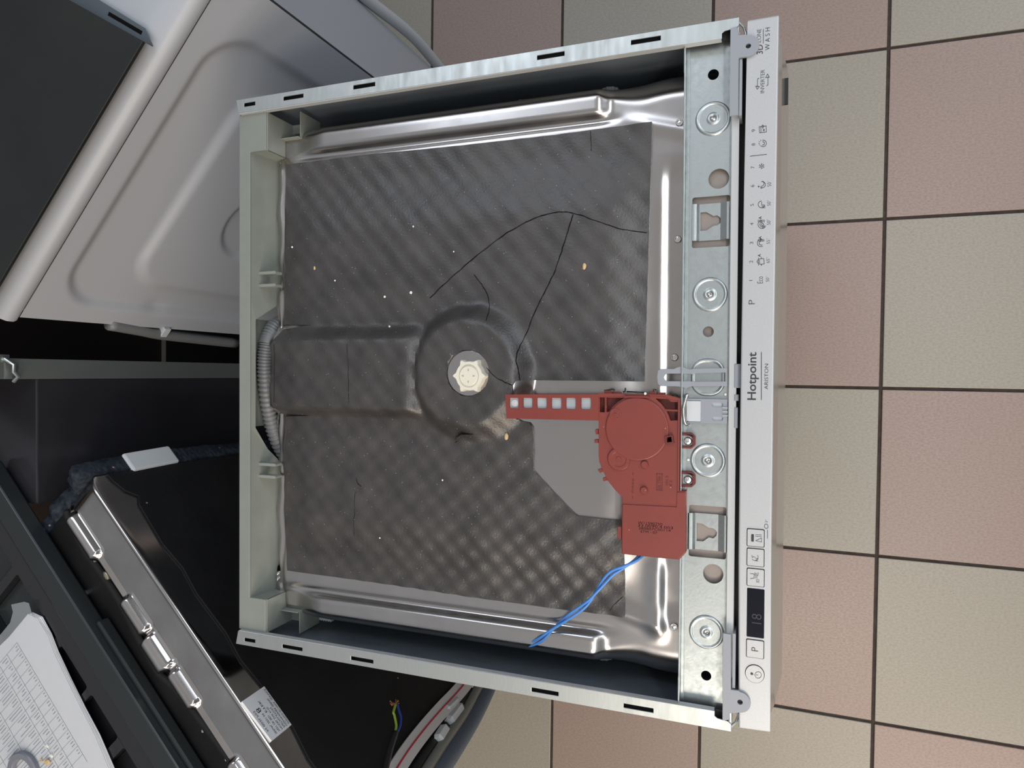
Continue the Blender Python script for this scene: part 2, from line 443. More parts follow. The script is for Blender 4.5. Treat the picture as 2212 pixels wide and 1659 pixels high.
for v in [g_ for g_ in r_['geom'] if isinstance(g_, bmesh.types.BMVert)]: v.co.z -= .0032
matte = put('sound_mat', bm, MATT, DW, smooth='all')
matte.data.set_sharp_from_angle(angle=math.radians(50))
label(matte, 'charcoal bitumen sound mat with quilted dimples and cracks')
def mat_line(pts, w, name='crack', lift=.0035, m=CRACK):
    q = spline([(*TUBP(*a), 0) for a in pts], 7)
    bm = newbm()
    L = []; Rr = []
    for i, p in enumerate(q):
        d = (q[min(i + 1, len(q) - 1)] - q[max(i - 1, 0)]).normalized()
        w2 = w * (.5 + .5 * random.random()) / 2
        jx = random.uniform(-.0003, .0003)
        for lst, s in ((L, 1), (Rr, -1)):
            x, y = p.x - d.y * (w2 * s + jx), p.y + d.x * (w2 * s + jx)
            lst.append(bm.verts.new((x, y, tub_z(x, y) + quilt(x, y) + lift)))
    for i in range(len(L) - 1): bm.faces.new([L[i], L[i + 1], Rr[i + 1], Rr[i]])
    return put(name, bm, m, matte, recalc=False)
mat_line([(935, 645), (1000, 585), (1080, 520), (1150, 479), (1205, 462), (1243, 464), (1290, 480), (1340, 496), (1398, 503)], .0009)
mat_line([(1242, 466), (1225, 520), (1205, 582), (1180, 635), (1150, 700), (1130, 762), (1133, 800), (1136, 822)], .0010)
mat_line([(1030, 595), (1050, 622), (1061, 650), (1066, 695)], .0008)
mat_line([(1069, 795), (1085, 812), (1103, 823), (1122, 832)], .0008)
mat_line([(774, 745), (777, 790), (778, 870)], .0004)
mat_line([(612, 745), (613, 800), (612, 868)], .0005)
mat_line([(1275, 283), (1277, 325)], .0005)
mat_line([(1318, 1320), (1325, 1308), (1345, 1290)], .0005)
mat_line([(778, 1030), (780, 1042), (788, 1048)], .0006)
mat_line([(775, 1060), (773, 1110), (770, 1155)], .0004)
# torn flap near the dome
bm = newbm()
fq = [TUBP(*a) for a in ((989, 954), (1000, 942), (1012, 936), (1034, 936), (1012, 941), (1000, 949))]
zf = lambda x, y: tub_z(x, y) + .0042
vs = [bm.verts.new((x, y, zf(x, y) + (.0035 if i in (1, 2) else 0))) for i, (x, y) in enumerate(fq)]; bm.faces.new(vs)
put('torn_flap', bm, MATT, matte)
mat_line([(989, 954), (1002, 944), (1016, 937), (1034, 936)], .0016)

# dome plate and star nut
DZ = TZ + .0075 + .0150
bm = newbm(); lathe(bm, -.2488, .0021, [(.0226, DZ), (.0226, DZ + .0014), (.0220, DZ + .0018), (.001, DZ + .0018)], 40)
label(put('nut_washer', bm, TUB, DW, smooth=True), 'round grey steel disc under the star nut')
def star(r0, r1, n=72, a0=0.0):
    out = []
    for i in range(n):
        a = 2 * PI * i / n
        ph = ((a - a0) / (PI / 3)) % 1.0
        d = min(ph, 1 - ph) * (PI / 3)
        r = r0 / math.cos(min(abs(PI / 6 - abs((((a - a0) % (PI / 3)) - PI / 6))) if 0 else abs(((a - a0 + PI / 6) % (PI / 3)) - PI / 6), PI / 6)) if 0 else r0
        lobe = math.exp(-(d / .13) ** 2)
        out.append((r0 + (r1 - r0) * lobe, a))
    return out
ncx, ncy = P(1019, 812, .81)
bm = newbm()
loops = []
for rs, z in ((1.0, DZ + .0015), (1.0, DZ + .0085), (.95, DZ + .0098), (.80, DZ + .0098), (.75, DZ + .0088), (.70, DZ + .0088)):
    loops.append([(ncx + (r * rs if rs > .9 else .0132 * rs) * math.cos(a), ncy + (r * rs if rs > .9 else .0142 * rs) * math.sin(a), z) for r, a in star(.0143, .0178, 72, 0)])
loft(bm, loops, cap1=True)
nut = put('star_nut', bm, WHITEP, DW, smooth=True); label(nut, 'ivory plastic star-shaped nut')
bm = newbm(); lathe(bm, ncx, ncy, [(.0098, DZ + .0088), (.0098, DZ + .0102), (.0092, DZ + .0108), (.0005, DZ + .0108)], 32)
put('nut_cap', bm, WHITEP, nut, smooth=True)
bm = newbm()
for k_ in range(4):
    a = PI / 2 * k_; cx, cy = ncx + .0055 * math.cos(a), ncy + .0055 * math.sin(a)
    tri = [(cx + .0013 * math.cos(a), cy + .0013 * math.sin(a)), (cx + .0009 * math.cos(a + 2.2), cy + .0009 * math.sin(a + 2.2)), (cx + .0009 * math.cos(a - 2.2), cy + .0009 * math.sin(a - 2.2))]
    strip_line(bm, tri + tri[:1], .0002, DZ + .0108, DZ + .0110)
put('nut_mark', bm, GREYP, nut)

# rivets on the tub rim
for px, py in ((1468, 265), (1464, 517), (1457, 772), (1456, 1353)):
    z = .784 if py > 300 and py < 1000 else .786
    cx, cy = P(px, py, z)
    bm = newbm(); lathe(bm, cx, cy, [(.0034, z - .004), (.0034, z + .0006), (.0029, z + .0012), (.0022, z + .0012), (.0018, z + .0002), (.0003, z + .0004)], 20)
    put('rivet', bm, SCREW, DW, smooth=True)
# ribbed caps on the tub's flanks
for px, py, s in ((1131, 222, 1), (1318, 195, 1), (1305, 1419, -1)):
    bm = newbm(); n = 60
    x, y = P(px, py, .757); y0 = s * .262
    prof = []
    ln = abs(y - y0)
    for q, rs in ((0, 1.0), (ln * .8, 1.0), (ln, .97), (ln, .55)):
        prof.append([(x + (.0088 + (.0007 if (i // 3) % 2 else 0)) * rs * math.cos(2 * PI * i / n), y0 + s * q, .757 + (.0088 + (.0007 if (i // 3) % 2 else 0)) * rs * math.sin(2 * PI * i / n)) for i in range(n)])
    loft(bm, prof, cap0=True)
    label(put('ribbed_cap', bm, HOSE, DW), 'grey ribbed plastic cap on the tub flank')
bm = newbm()
x0_, x1_, y0_, y1_ = pxbox(652, 716, 1322, 1338, .75)
n = 26; loopA = [(x0_ + (x1_ - x0_) * i / n, y0_ + (.0016 if i % 2 else 0)) for i in range(n + 1)] + [(x1_, y1_ + .01), (x0_, y1_ + .01)]
plate(bm, loopA, .742, .752)
label(put('foam_strip', bm, FOAM, DW), 'white foam strip tucked under the tub edge')
bm = newbm(); box(bm, *pxbox(672, 716, 276, 290, .75), .738, .751)
put('hinge_block', bm, SIDE, DW, bevel=.002)

# rear cross bar (C-shaped plastic moulding)
bar = bpy.data.objects.new('rear_crossbar', None); COL.objects.link(bar); bar.parent = DW
label(bar, 'grey-green plastic rear crossbar')
bm = newbm()
plate(bm, [(-.5226, .2838), (-.5226, -.2838), (-.4865, -.2838), (-.4865, -.247), (-.5080, -.247), (-.5080, .2425), (-.4865, .2425), (-.4865, .2838)], .812, .8155)
put('bar_top', bm, GREYP, bar, bevel=.0008)
bm = newbm()   # sloping inner web with cut-outs
prof = [(.2425, .5195), (.17, .5195), (.115, .5195), (.085, .524), (.060, .541), (.030, .5435), (-.030, .5435), (-.060, .544), (-.085, .533), (-.108, .522), (-.17, .5215), (-.247, .5215)]
la = []; lb = []
for y, x in prof:
    cut = sst(.5225, .541, x)
    la.append((-.5082, y, .8135)); lb.append((-.5000 - .0065 * cut, y, .766 + .042 * cut))
loft(bm, [la, lb], cap1=False, closed=False)
la2 = [(x - .0015, y, z) for x, y, z in la]; lb2 = [(x - .0015, y, z) for x, y, z in lb]
loft(bm, [la2, lb2], cap1=False, closed=False)
box(bm, -.5222, -.5210, -.060, .062, .70, .8125)
put('bar_web', bm, GREYP, bar)
for s in (1, -1):
    bm = newbm(); y0, y1 = (.2425, .2838) if s > 0 else (-.2838, -.247)
    a, b = (y0, y1)
    lA = [(-.4870, a, .812), (-.4870, b, .812), (-.4870, b, .812)]
    # hollow corner block stepping down towards the tub
    box(bm, -.4868, -.4855, a, b, .770, .814)
    if s > 0:
        box(bm, -.508, -.4700, a, a + .0013, .770, .8135) if 0 else None
    plate(bm, [(-.4868, a), (-.4868, b), (-.4700, b), (-.4700, a + .004), (-.474, a)] if s > 0 else [(-.4868, a), (-.4868, b), (-.474, b), (-.4700, b - .004), (-.4700, a)], .770, .7715)
    ya, yb = (a, a + .0012) if s > 0 else (b - .0012, b)
    box(bm, -.5085, -.4855, ya, yb, .766, .8135)
    box(bm, -.4865, -.470, ya, yb, .7715, .784)
    yc = .262 if s > 0 else -.266
    box(bm, -.4855, -.462, yc - .0006, yc + .0006, .752, .792)
    box(bm, -.4635, -.4623, min(yc, s * .291), max(yc, s * .291), .752, .788)
    put('corner_block', bm, GREYP, bar, bevel=.0005)
    bm = newbm(); box(bm, -.5226, -.486, min(s * .2838, s * .290), max(s * .2838, s * .290), .8095, .8125)
    put('bar_tongue', bm, mat('tongue_plastic_%s' % ('a' if s > 0 else 'b'), lin(150, 146, 132), .45), bar)
for py in (590, 617, 1003, 1029):
    x0_, x1_, y0_, y1_ = pxbox(559, 599, py - 3, py + 3, .80)
    bm = newbm(); plate(bm, rr(x0_, x1_, y0_, y1_, .0012, 4), .792, .803)
    put('clip_prong', bm, GREYP, bar, bevel=.0004)
# corrugated hose behind the tub
hp = spline([(-.500, -.19, .66), (-.503, -.125, .73), (-.507, -.085, .765), (-.511, -.045, .780), (-.513, .0, .785), (-.512, .03, .784), (-.510, .052, .776), (-.508, .068, .745)], 34)
bm = newbm(); tube(bm, hp, .0085, 14, rf=lambda i: .0082 + (.0010 if (i // 2) % 2 else -.0006))
label(put('corrugated_hose', bm, HOSE, DW, smooth='all'), 'grey corrugated hose behind the tub')
bm = newbm(); tube(bm, [Vector((-.512, .033, .784)), Vector((-.511, .041, .781)), Vector((-.510, .048, .777))], .0100, 14)
put('hose_cuff', bm, HOSE, DW, smooth=True)

# front beam (galvanised channel with pressings)
BZ = .8075
BM = bpy.data.objects.new('front_beam', None); COL.objects.link(BM); BM.parent = DW
label(BM, 'galvanised front beam with pressed discs and keyholes')
def key(cx, cy, z, pts): return PL(pts, z)
holes = []
for px, py, r in ((1541, 161, .0046), (1525.4, 1459.6, .0043), (1552.6, 386, .0086), (1540.6, 1239.6, .0085), (1530, 716.5, .0046)):
    c = P(px, py, BZ); holes.append(circ(c[0], c[1], r, 26))
slotA = (-.0398, -.0068, *[0, 0])
def slot(pa, pb, pc, pd):
    x0_, x1_, y0_, y1_ = pxbox(pa, pb, pc, pd, BZ); return rr(x0_, x1_, y0_, y1_, .0018, 3)
holes.append(slot(1495, 1577, 424, 534)); holes.append(slot(1488, 1569, 1093, 1205))
bm = newbm()
plate(bm, [(-.0436, -.2965), (-.0055, -.2965), (-.0055, .2965), (-.0436, .2965)], BZ - .0012, BZ, holes)
put('beam_web', bm, GALV, BM, bevel=.0003)
bm = newbm(); box(bm, -.0446, -.0434, -.2905, .290, .786, .8165); box(bm, -.0434, -.0405, -.2905, .290, BZ, BZ + .0012)
put('beam_lip', bm, GALV, BM, bevel=.0004)
for s in (1, -1):
    bm = newbm(); box(bm, -.0452, -.0438, min(s * .262, s * .284), max(s * .262, s * .284), .79, .814)
    put('lip_tab', bm, GALV, BM, bevel=.0003)
bm = newbm(); box(bm, -.0055, .0008, -.285, .2905, .79, .8122)
label(put('beam_edge_strip', bm, PEDGE, BM, bevel=.0006), 'pale strip along the beam front edge')
bm = newbm(); box(bm, .0010, .0052, -.286, .286, .74, .800)  # black strip filling the gap behind the panel
label(put('door_gap_strip', bm, BLACK, DW), 'black strip in the gap behind the control panel')
for px, py in ((1540.5, 256.5), (1533.5, 636), (1529, 994.5), (1526, 1365)):
    c = P(px, py, BZ)
    bm = newbm(); r = .0143
    lathe(bm, c[0], c[1], [(r + .0008, BZ - .0004), (r, BZ + .0010), (r - .0009, BZ + .0016), (r - .0020, BZ + .0013), (r - .0026, BZ + .0007), (.0056, BZ + .0007), (.0044, BZ + .0017), (.0032, BZ + .0019), (.0025, BZ + .0012), (.0022, BZ - .0005)], 44)
    d_ = put('pressed_disc', bm, GALV, BM, smooth='all')
    bm = newbm(); lathe(bm, c[0], c[1], [(.0023, BZ + .0002), (.0012, BZ + .0006), (.0002, BZ + .0004)], 14)
    put('disc_pin', bm, TUB, d_)
x0_, x1_, y0_, y1_ = pxbox(1492, 1567, 774, 856, BZ)
def rrz(i, z): return z3(rr(x0_ + i, x1_ - i, y0_ + i, y1_ - i, .0125 - i, 8), z)
bm = newbm(); loft(bm, [rrz(0, BZ - .0003), rrz(.0008, BZ + .0010), rrz(.0017, BZ + .0014), rrz(.0027, BZ + .0010), rrz(.0034, BZ + .0005), rrz(.0037, BZ + .0005), rrz(.009, BZ + .0005)])
put('pressed_oval', bm, GALV, BM, smooth='all')
for (pa, pb, pc, pd), kpts in (((1497, 1573, 438, 518), [(1513, 459), (1525.6, 458), (1541, 466.6), (1549, 465), (1555, 469), (1558, 475), (1556, 482), (1549, 487), (1541, 488), (1525.6, 498), (1513, 499)]),
                               ((1488, 1568, 1111, 1190), [(1505, 1129.5), (1517, 1131), (1531, 1140), (1540, 1141), (1546, 1145), (1549, 1151), (1547, 1158), (1541, 1163), (1531, 1161), (1519, 1169.5), (1505, 1168.5)])):
    x0_, x1_, y0_, y1_ = pxbox(pa, pb, pc, pd, BZ)
    zz = BZ - .0028
    K = PL(kpts, zz)
    bm = newbm()
    plate(bm, [(x0_ + .005, y0_), (x1_ - .0064, y0_), (x1_ - .0064, y1_), (x0_ + .005, y1_)], zz - .001, zz, [K])
    loft(bm, [[(x0_ - .001, y0_, BZ), (x0_ - .001, y1_, BZ)], [(x0_ + .001, y0_, BZ), (x0_ + .001, y1_, BZ)], [(x0_ + .0030, y0_, BZ - .0008), (x0_ + .0030, y1_, BZ - .0008)], [(x0_ + .0051, y0_, zz), (x0_ + .0051, y1_, zz)]], cap1=False, closed=False)
    loft(bm, [[(x1_ + .001, y0_, BZ), (x1_ + .001, y1_, BZ)], [(x1_ - .0012, y0_, BZ), (x1_ - .0012, y1_, BZ)], [(x1_ - .0065, y0_, zz), (x1_ - .0065, y1_, zz)]], cap1=False, closed=False)
    put('keyhole_bridge', bm, GALV, BM)
bm = newbm(); box(bm, -.043, -.0015, -.245, .245, .796, .8022)
label(put('front_rim', bm, mat('rim_steel', lin(150, 140, 134), .4, .5), DW), 'brownish steel rim under the front beam')
# grey lugs that overlap the control panel
LZ = .8225
for pts, c, r, a0, a1, hole_ in (([(1578, 61), (1591, 57), (1595, 76), (1616, 74.5)], (1616.5, 99), 24, PI / 2, -PI / 2, (1616.5, 99)),
                         ([(1561.7, 1368), (1579, 1370.6), (1579, 1490), (1597, 1492.5)], (1597.5, 1517), 24, PI / 2, -PI / 2, (1598.5, 1517))):
    cc = P(*c, LZ); rad = (P(c[0] + r, c[1], LZ)[0] - cc[0])
    if c[1] < 500:
        o_ = PL(pts, LZ) + circ(cc[0], cc[1], rad, 14, a0, a1) + PL([(1596, 124.5), (1595, 248), (1576, 250)], LZ)
    else:
        o_ = PL(pts, LZ) + circ(cc[0], cc[1], rad, 14, a0, a1) + PL([(1577, 1541), (1575, 1555), (1560.5, 1557)], LZ)
    hh = P(*hole_, LZ)
    bm = newbm(); plate(bm, o_, LZ - .0024, LZ, [circ(hh[0], hh[1], .0021, 18)])
    lg = put('mounting_lug', bm, BRK, DW, bevel=.0004); label(lg, 'grey plastic mounting lug overlapping the panel end')
    bm = newbm(); plate(bm, circ(hh[0], hh[1], .0030, 18), LZ - .0032, LZ - .0024); put('lug_hole_shade', bm, BLACK, lg)  # black disc under the hole stands in for the shade inside it
    bm = newbm()
    if c[1] < 500: box(bm, .0008, .0030, P(1595, 248, LZ)[1], P(1595, 126, LZ)[1], .785, .8205)
    else: box(bm, .0005, .0028, P(1579, 1488, LZ)[1], P(1579, 1370, LZ)[1], .785, .8205)
    put('lug_web', bm, BRK, lg)
# strap clip
SZ = .8205
sp_ = [(1427, 797), (1456, 797), (1462, 794), (1470, 792), (1478, 794), (1489, 798), (1500, 796.5), (1571, 795)]
sp2 = [(1571, 834), (1500, 834), (1490, 835), (1482, 839), (1473, 836), (1462, 834.5), (1427, 834), (1421, 829), (1419.5, 815), (1421, 801)]
hol = [(1440, 807), (1489, 807), (1496, 808.5), (1505, 806), (1569, 804.5), (1569, 824), (1500, 824.5), (1489, 823.5), (1440, 823.5), (1436, 820), (1434, 815), (1436, 810)]
bm = newbm(); plate(bm, PL(sp_ + sp2, .815), .8138, .8152, [PL(hol, .815)])
label(put('strap_clip', bm, BRK, DW, bevel=.0003), 'grey plastic strap clip over the beam')
# connector tray
bm = newbm(); x0_, x1_, y0_, y1_ = pxbox(1483, 1571, 862, 914, .812)
h1 = rr(*pxbox(1538, 1562, 869.5, 879.5, .812), .0018, 4); h2 = rr(*pxbox(1538, 1562, 900, 909, .812), .0018, 4)
h3 = rr(*pxbox(1483.5, 1514, 865, 911.5, .812), .0004, 2)
plate(bm, [(x0_, y0_), (x1_, y0_), (x1_, y1_), (x0_, y1_)], .8100, .8122, [h1, h2, h3])
tr = put('latch_tray', bm, BRK, DW, bevel=.0003); label(tr, 'grey plastic latch plate with a pale square insert')
bm = newbm(); box(bm, *pxbox(1482, 1515, 866, 910.5, .812), .8085, .8118); put('insert', bm, BRKL, tr, bevel=.0003)
bm = newbm(); box(bm, *pxbox(1537, 1564, 868, 911, .812), .8085, .8100); put('slot_floor', bm, BRKL, tr)
bm = newbm()
for py in (881, 889.5, 898): box(bm, *pxbox(1561, 1572, py - .8, py + .8, .8125), .812, .8136)
put('tray_rib', bm, BRKL, tr)
bm = newbm(); tube(bm, spline([(*P(1479, 856, .813), .812), (*P(1485, 853, .815), .816), (*P(1482, 862, .815), .817), (*P(1477, 885, .815), .8175), (*P(1480, 912, .815), .816), (*P(1487, 918, .815), .811)], 6), .0016, 8)
put('latch_spring', bm, SCREW, tr, smooth='all')
# screw tabs
for py in (952, 1035.5):
    x0_, x1_, y0_, y1_ = pxbox(1473, 1502, py - 17, py + 17, .812)
    lp = [(x0_, y0_), (x1_ - .003, y0_), (x1_, y0_ + .003), (x1_, y1_ - .003), (x1_ - .003, y1_), (x0_, y1_)]
    hp_ = [(x0_ - .0 + .0005, y0_ + .0022), (x1_ - .0032, y0_ + .0022), (x1_ - .0026, y0_ + .0032), (x1_ - .0026, y1_ - .0032), (x1_ - .0032, y1_ - .0022), (x0_ + .0005, y1_ - .0022)]
    bm = newbm(); plate(bm, lp, BZ, .8125, [hp_])
    st_ = put('fixing_loop', bm, REDD, DW, bevel=.0005); label(st_, 'dark red plastic fixing loop')
    cx, cy = P(1485.5, py + 1, .812)
    bm = newbm(); plate(bm, [(x0_, cy - .0045), (cx, cy - .0045)] + circ(cx, cy, .0045, 10, -PI / 2, PI / 2) + [(x0_, cy + .0045)], BZ + .0002, .8100)
    put('metal_tab', bm, GALV, st_, bevel=.0004)
    bm = newbm(); lathe(bm, cx, cy, [(.0036, .8100), (.0036, .8108), (.0028, .8120), (.0012, .8124), (.0008, .8116), (.0002, .8116)], 20)
    put('screw', bm, SCREW, st_, smooth=True)

# red vent housing with arm
RZ = .8172
red = bpy.data.objects.new('vent_housing', None); COL.objects.link(red); red.parent = DW
label(red, 'brick red plastic vent housing with a slotted arm')
out_ = [(1293, 850), (1388, 851), (1440, 853), (1470, 861), (1469, 900), (1468, 1000), (1467.5, 1060), (1481.5, 1061.5), (1481.5, 1194), (1467.5, 1209), (1430, 1206), (1342.5, 1196.5), (1343.8, 1073.5), (1330, 1060), (1314, 1040), (1301, 1015), (1294, 996), (1293, 980)]
c1 = P(1375.6, 926.6, RZ); r1 = P(1375.6 + 69, 926.6, RZ)[0] - c1[0]
c2_ = P(1337, 991.6, RZ); r2 = P(1337 + 24.5, 991.6, RZ)[0] - c2_[0]
pk = [[(1295.5, 858.5), (1306, 858.5), (1306, 890.5), (1295.5, 890.5)],
      [(1310, 859), (1349, 859.5), (1335, 868), (1322, 880), (1315, 890), (1310, 890)],
      [(1416, 861), (1442, 862), (1449, 868), (1464, 868.5), (1464, 885), (1437, 883.5), (1428, 872)],
      [(1440, 888), (1464, 889), (1464, 908), (1448, 908.5), (1444, 897)]]
pkw = [PL(q, RZ) for q in pk]
sq = P(1447, 949, RZ)
bm = newbm(); plate(bm, PL(out_, RZ), RZ - .012, RZ, pkw + [[(sq[0] - .0019, sq[1] - .0026), (sq[0] + .0022, sq[1] - .0018), (sq[0] + .0016, sq[1] + .0026), (sq[0] - .0024, sq[1] + .0018)]])
put('housing_body', bm, RED, red, bevel=.0006)
bm = newbm()
for q in pkw:
    plate(bm, q, RZ - .0115, RZ - .0075); put('pocket_floor', bm, REDD, red); bm = newbm()
bm.free()
bm = newbm(); lathe(bm, c1[0], c1[1], [(r1, RZ - .0005), (r1, RZ + .0012), (r1 - .0008, RZ + .0018), (.0005, RZ + .0018)], 72)
put('round_cover', bm, RED, red, smooth=True)
bm = newbm(); lathe(bm, c2_[0], c2_[1], [(r2, RZ - .0005), (r2, RZ + .0011), (r2 - .0007, RZ + .0017), (.0070, RZ + .0017), (.0065, RZ + .0013), (.0025, RZ + .0013), (.0022, RZ + .0017), (.0003, RZ + .0017)], 48)
put('small_cover', bm, RED, red, smooth=True)
gp = P(1330.5, 894.5, RZ)
bm = newbm(); lathe(bm, gp[0], gp[1], [(.0054, RZ + .0017), (.0052, RZ + .0021), (.0034, RZ + .0021), (.0032, RZ + .0019), (.0012, RZ + .0020), (.0010, RZ + .0028), (.0002, RZ + .0029)], 28)
put('gate_mark', bm, RED, red, smooth=True)
for px, py in ((1392.8, 1003.4), (1391.6, 1059)):
    c = P(px, py, RZ); bm = newbm(); lathe(bm, c[0], c[1], [(.0033, RZ), (.0033, RZ + .0016), (.0028, RZ + .0022), (.0002, RZ + .0022)], 26)
    put('peg_head', bm, RED, red, smooth=True)
bm = newbm()
A_ = [(sq[0] - .0034, sq[1] - .0040), (sq[0] + .0040, sq[1] - .0028), (sq[0] + .0028, sq[1] + .0040), (sq[0] - .0040, sq[1] + .0028)]
B_ = [(sq[0] - .0019, sq[1] - .0026), (sq[0] + .0022, sq[1] - .0018), (sq[0] + .0016, sq[1] + .0026), (sq[0] - .0024, sq[1] + .0018)]
plate(bm, A_, RZ - .002, RZ + .0034, [B_]); put('square_socket', bm, REDD, red)
bm = newbm(); box(bm, sq[0] - .002, sq[0] + .002, sq[1] - .003, sq[1] + .003, RZ - .0119, RZ - .008); put('socket_floor', bm, CRACK, red)
# lower cable box, stepped edge and seams
bm = newbm(); plate(bm, PL([(1344.5, 1089), (1462, 1095), (1463, 1062.5), (1480.5, 1063), (1480.5, 1193), (1467, 1207.5), (1343.5, 1195)], RZ), RZ - .001, RZ + .0009)
put('cable_box_cover', bm, RED, red, bevel=.0005)
# raised frame ribs at the top edge
bm = newbm()
plate(bm, PL([(1293, 849.5), (1340, 850), (1352, 852), (1352, 856), (1292.5, 857.5)], RZ), RZ, RZ + .0012)
plate(bm, PL([(1403, 854), (1436, 855.5), (1450, 864), (1470, 864), (1470, 861), (1443, 853), (1403, 852)], RZ), RZ, RZ + .0012)
strip_line(bm, PL([(1349, 857), (1402, 857.5)], RZ), .0012, RZ, RZ + .0022)
strip_line(bm, PL([(1308.5, 857), (1308.5, 891)], RZ), .0007, RZ - .006, RZ + .0006)
strip_line(bm, PL([(1437, 886), (1466, 887)], RZ), .0012, RZ - .006, RZ + .0006)
strip_line(bm, PL([(1466.8, 862), (1465.5, 1060)], RZ), .0012, RZ - .002, RZ + .0014)
put('housing_rib', bm, RED, red)
# side clips
for pts in ([(1286, 927), (1293, 927), (1293, 938), (1287, 939)], [(1284, 949), (1293, 949), (1293, 957), (1285, 957)], [(1291, 1014), (1300, 1011), (1306, 1018), (1297, 1022)], [(1302, 1032), (1311, 1030), (1313, 1038), (1304, 1040)], [(1335, 1137), (1343, 1137), (1343, 1165), (1337, 1164), (1333, 1158)],
            [(1305, 843), (1322, 844), (1322, 851), (1306, 851)], [(1327, 846), (1341, 847), (1341, 852), (1327, 852)], [(1403, 845), (1417, 846), (1418, 853), (1402, 853)], [(1421, 848), (1436, 848), (1436, 854), (1420, 854)]):
    bm = newbm(); w_ = PL(pts, RZ - .003); plate(bm, w_, RZ - .008, RZ - .002); put('snap_clip', bm, RED, red, bevel=.0004)
for pts, r in (([(1308, 850), (1306, 843), (1316, 842), (1322, 840), (1328, 842)], .0006), ([(1346, 846), (1350, 846), (1351, 838)], .0007), ([(1354, 846), (1396, 848)], .0006), ([(1411, 848), (1412, 841), (1418, 842)], .0006), ([(1452, 857), (1454, 852), (1460, 851), (1464, 856)], .0005)):
    bm = newbm(); tube(bm, [(*P(a, b, RZ - .004), RZ - .004) for a, b in pts], r, 8); put('contact_pin', bm, BLKC, red, smooth='all')
# slotted arm
AZ = RZ + .001
arm = [(1091, 852.5), (1293, 851.5), (1293, 908.5), (1094, 904)]
wins = []
for (a, b), yb in zip(((1099.7, 1120), (1129, 1150), (1159, 1181), (1190.5, 1212.8), (1221.8, 1243.8), (1254.3, 1276.6)), (881.5, 881.5, 882.5, 883.5, 884, 884.5)):
    wins.append(rr(*pxbox(a, b, 859.5, yb, AZ), .0012, 3))
bm = newbm(); plate(bm, PL(arm, AZ), AZ - .0038, AZ, wins); am = put('slotted_arm', bm, RED, red, bevel=.0006)
for w in wins:
    xs = [q[0] for q in w]; ys = [q[1] for q in w]
    bm = newbm(); box(bm, min(xs) + .0001, max(xs) - .0001, min(ys) + .0001, max(ys) - .0001, AZ - .0037, AZ - .0026)
    put('arm_window', bm, FROST, red)
bm = newbm(); lathe(bm, *P(1112, 871, AZ - .002), [(.0034, AZ - .0028), (.0034, AZ - .0022), (.0015, AZ - .0020), (.0003, AZ - .0016)], 20); put('arm_boss', bm, BRKL, red, smooth=True)
# red housing print
for s_, (a, b, c, d) in (('W11590750', (1378.5, 1431, 1127.7, 1133.2)), ('33.0090.4.003', (1378.5, 1454, 1134.3, 1139.6)), ('280807C00114', (1380, 1449, 1140.4, 1145.6)), ('ETM - 07', (1384.5, 1420, 1146.6, 1151.6))):
    letters('print', s_, *pxbox(a, b, c, d, RZ), RZ + .0009, CRACK, red, rot90=False, thin=-.012)
b_ = pxbox(1418.7, 1430.5, 1023.7, 1059, RZ)
bm = newbm(); strip_line(bm, [(b_[0], b_[2]), (b_[1], b_[2]), (b_[1], b_[3]), (b_[0], b_[3]), (b_[0], b_[2])], .0005, RZ - .0004, RZ + .0003); put('moulded_frame', bm, REDD, red)
letters('moulded_mark', 'ELTEK', *pxbox(1421, 1428, 1027, 1056, RZ), RZ + .0001, REDD, red)
letters('moulded_mark', '> PA66 <', *pxbox(1365, 1369, 1020, 1078, RZ), RZ + .0001, REDD, red)
letters('moulded_mark', '101 5\n8 2', *pxbox(1438, 1452, 1028, 1050, RZ), RZ + .0001, REDD, red)
# blue wires
wp = [(1392, 1192), (1372, 1211), (1345, 1226), (1322, 1238), (1305, 1256), (1290, 1276), (1273, 1298), (1255, 1314), (1232, 1330), (1208, 1348), (1188, 1364), (1170, 1380), (1150, 1390), (1130, 1394), (1112, 1391)]
wz = [.806, .811, .813, .813, .811, .810, .808, .806, .803, .799, .797, .795, .790, .782, .765]
for k_, ph in enumerate((0, PI)):
    q = []
    base = spline([(*P(a, b, z), z) for (a, b), z in zip(wp, wz)], 6)
    for i, p in enumerate(base):
        d = (base[min(i + 1, len(base) - 1)] - base[max(0, i - 1)]).normalized(); nrm = Vector((-d.y, d.x, 0))
        w_ = math.cos(i * .13 + .5 + ph)
        q.append(p + nrm * .0019 * w_ + Vector((0, 0, .0014 * math.sin(i * .13 + .5 + ph))))
    bm = newbm(); tube(bm, q, .0013, 8)
    label(put('blue_wire', bm, BLUE, DW, smooth='all'), 'thin blue wire leaving the red housing')

for pa, pb, pc, pd in ((1586, 1600, 786, 838), (1586, 1596, 852, 866), (1586, 1594, 880, 925)):
    bm = newbm(); box(bm, *pxbox(pa, pb, pc, pd, .812), .800, .813); put('latch_block', bm, BRK, DW, bevel=.0006)
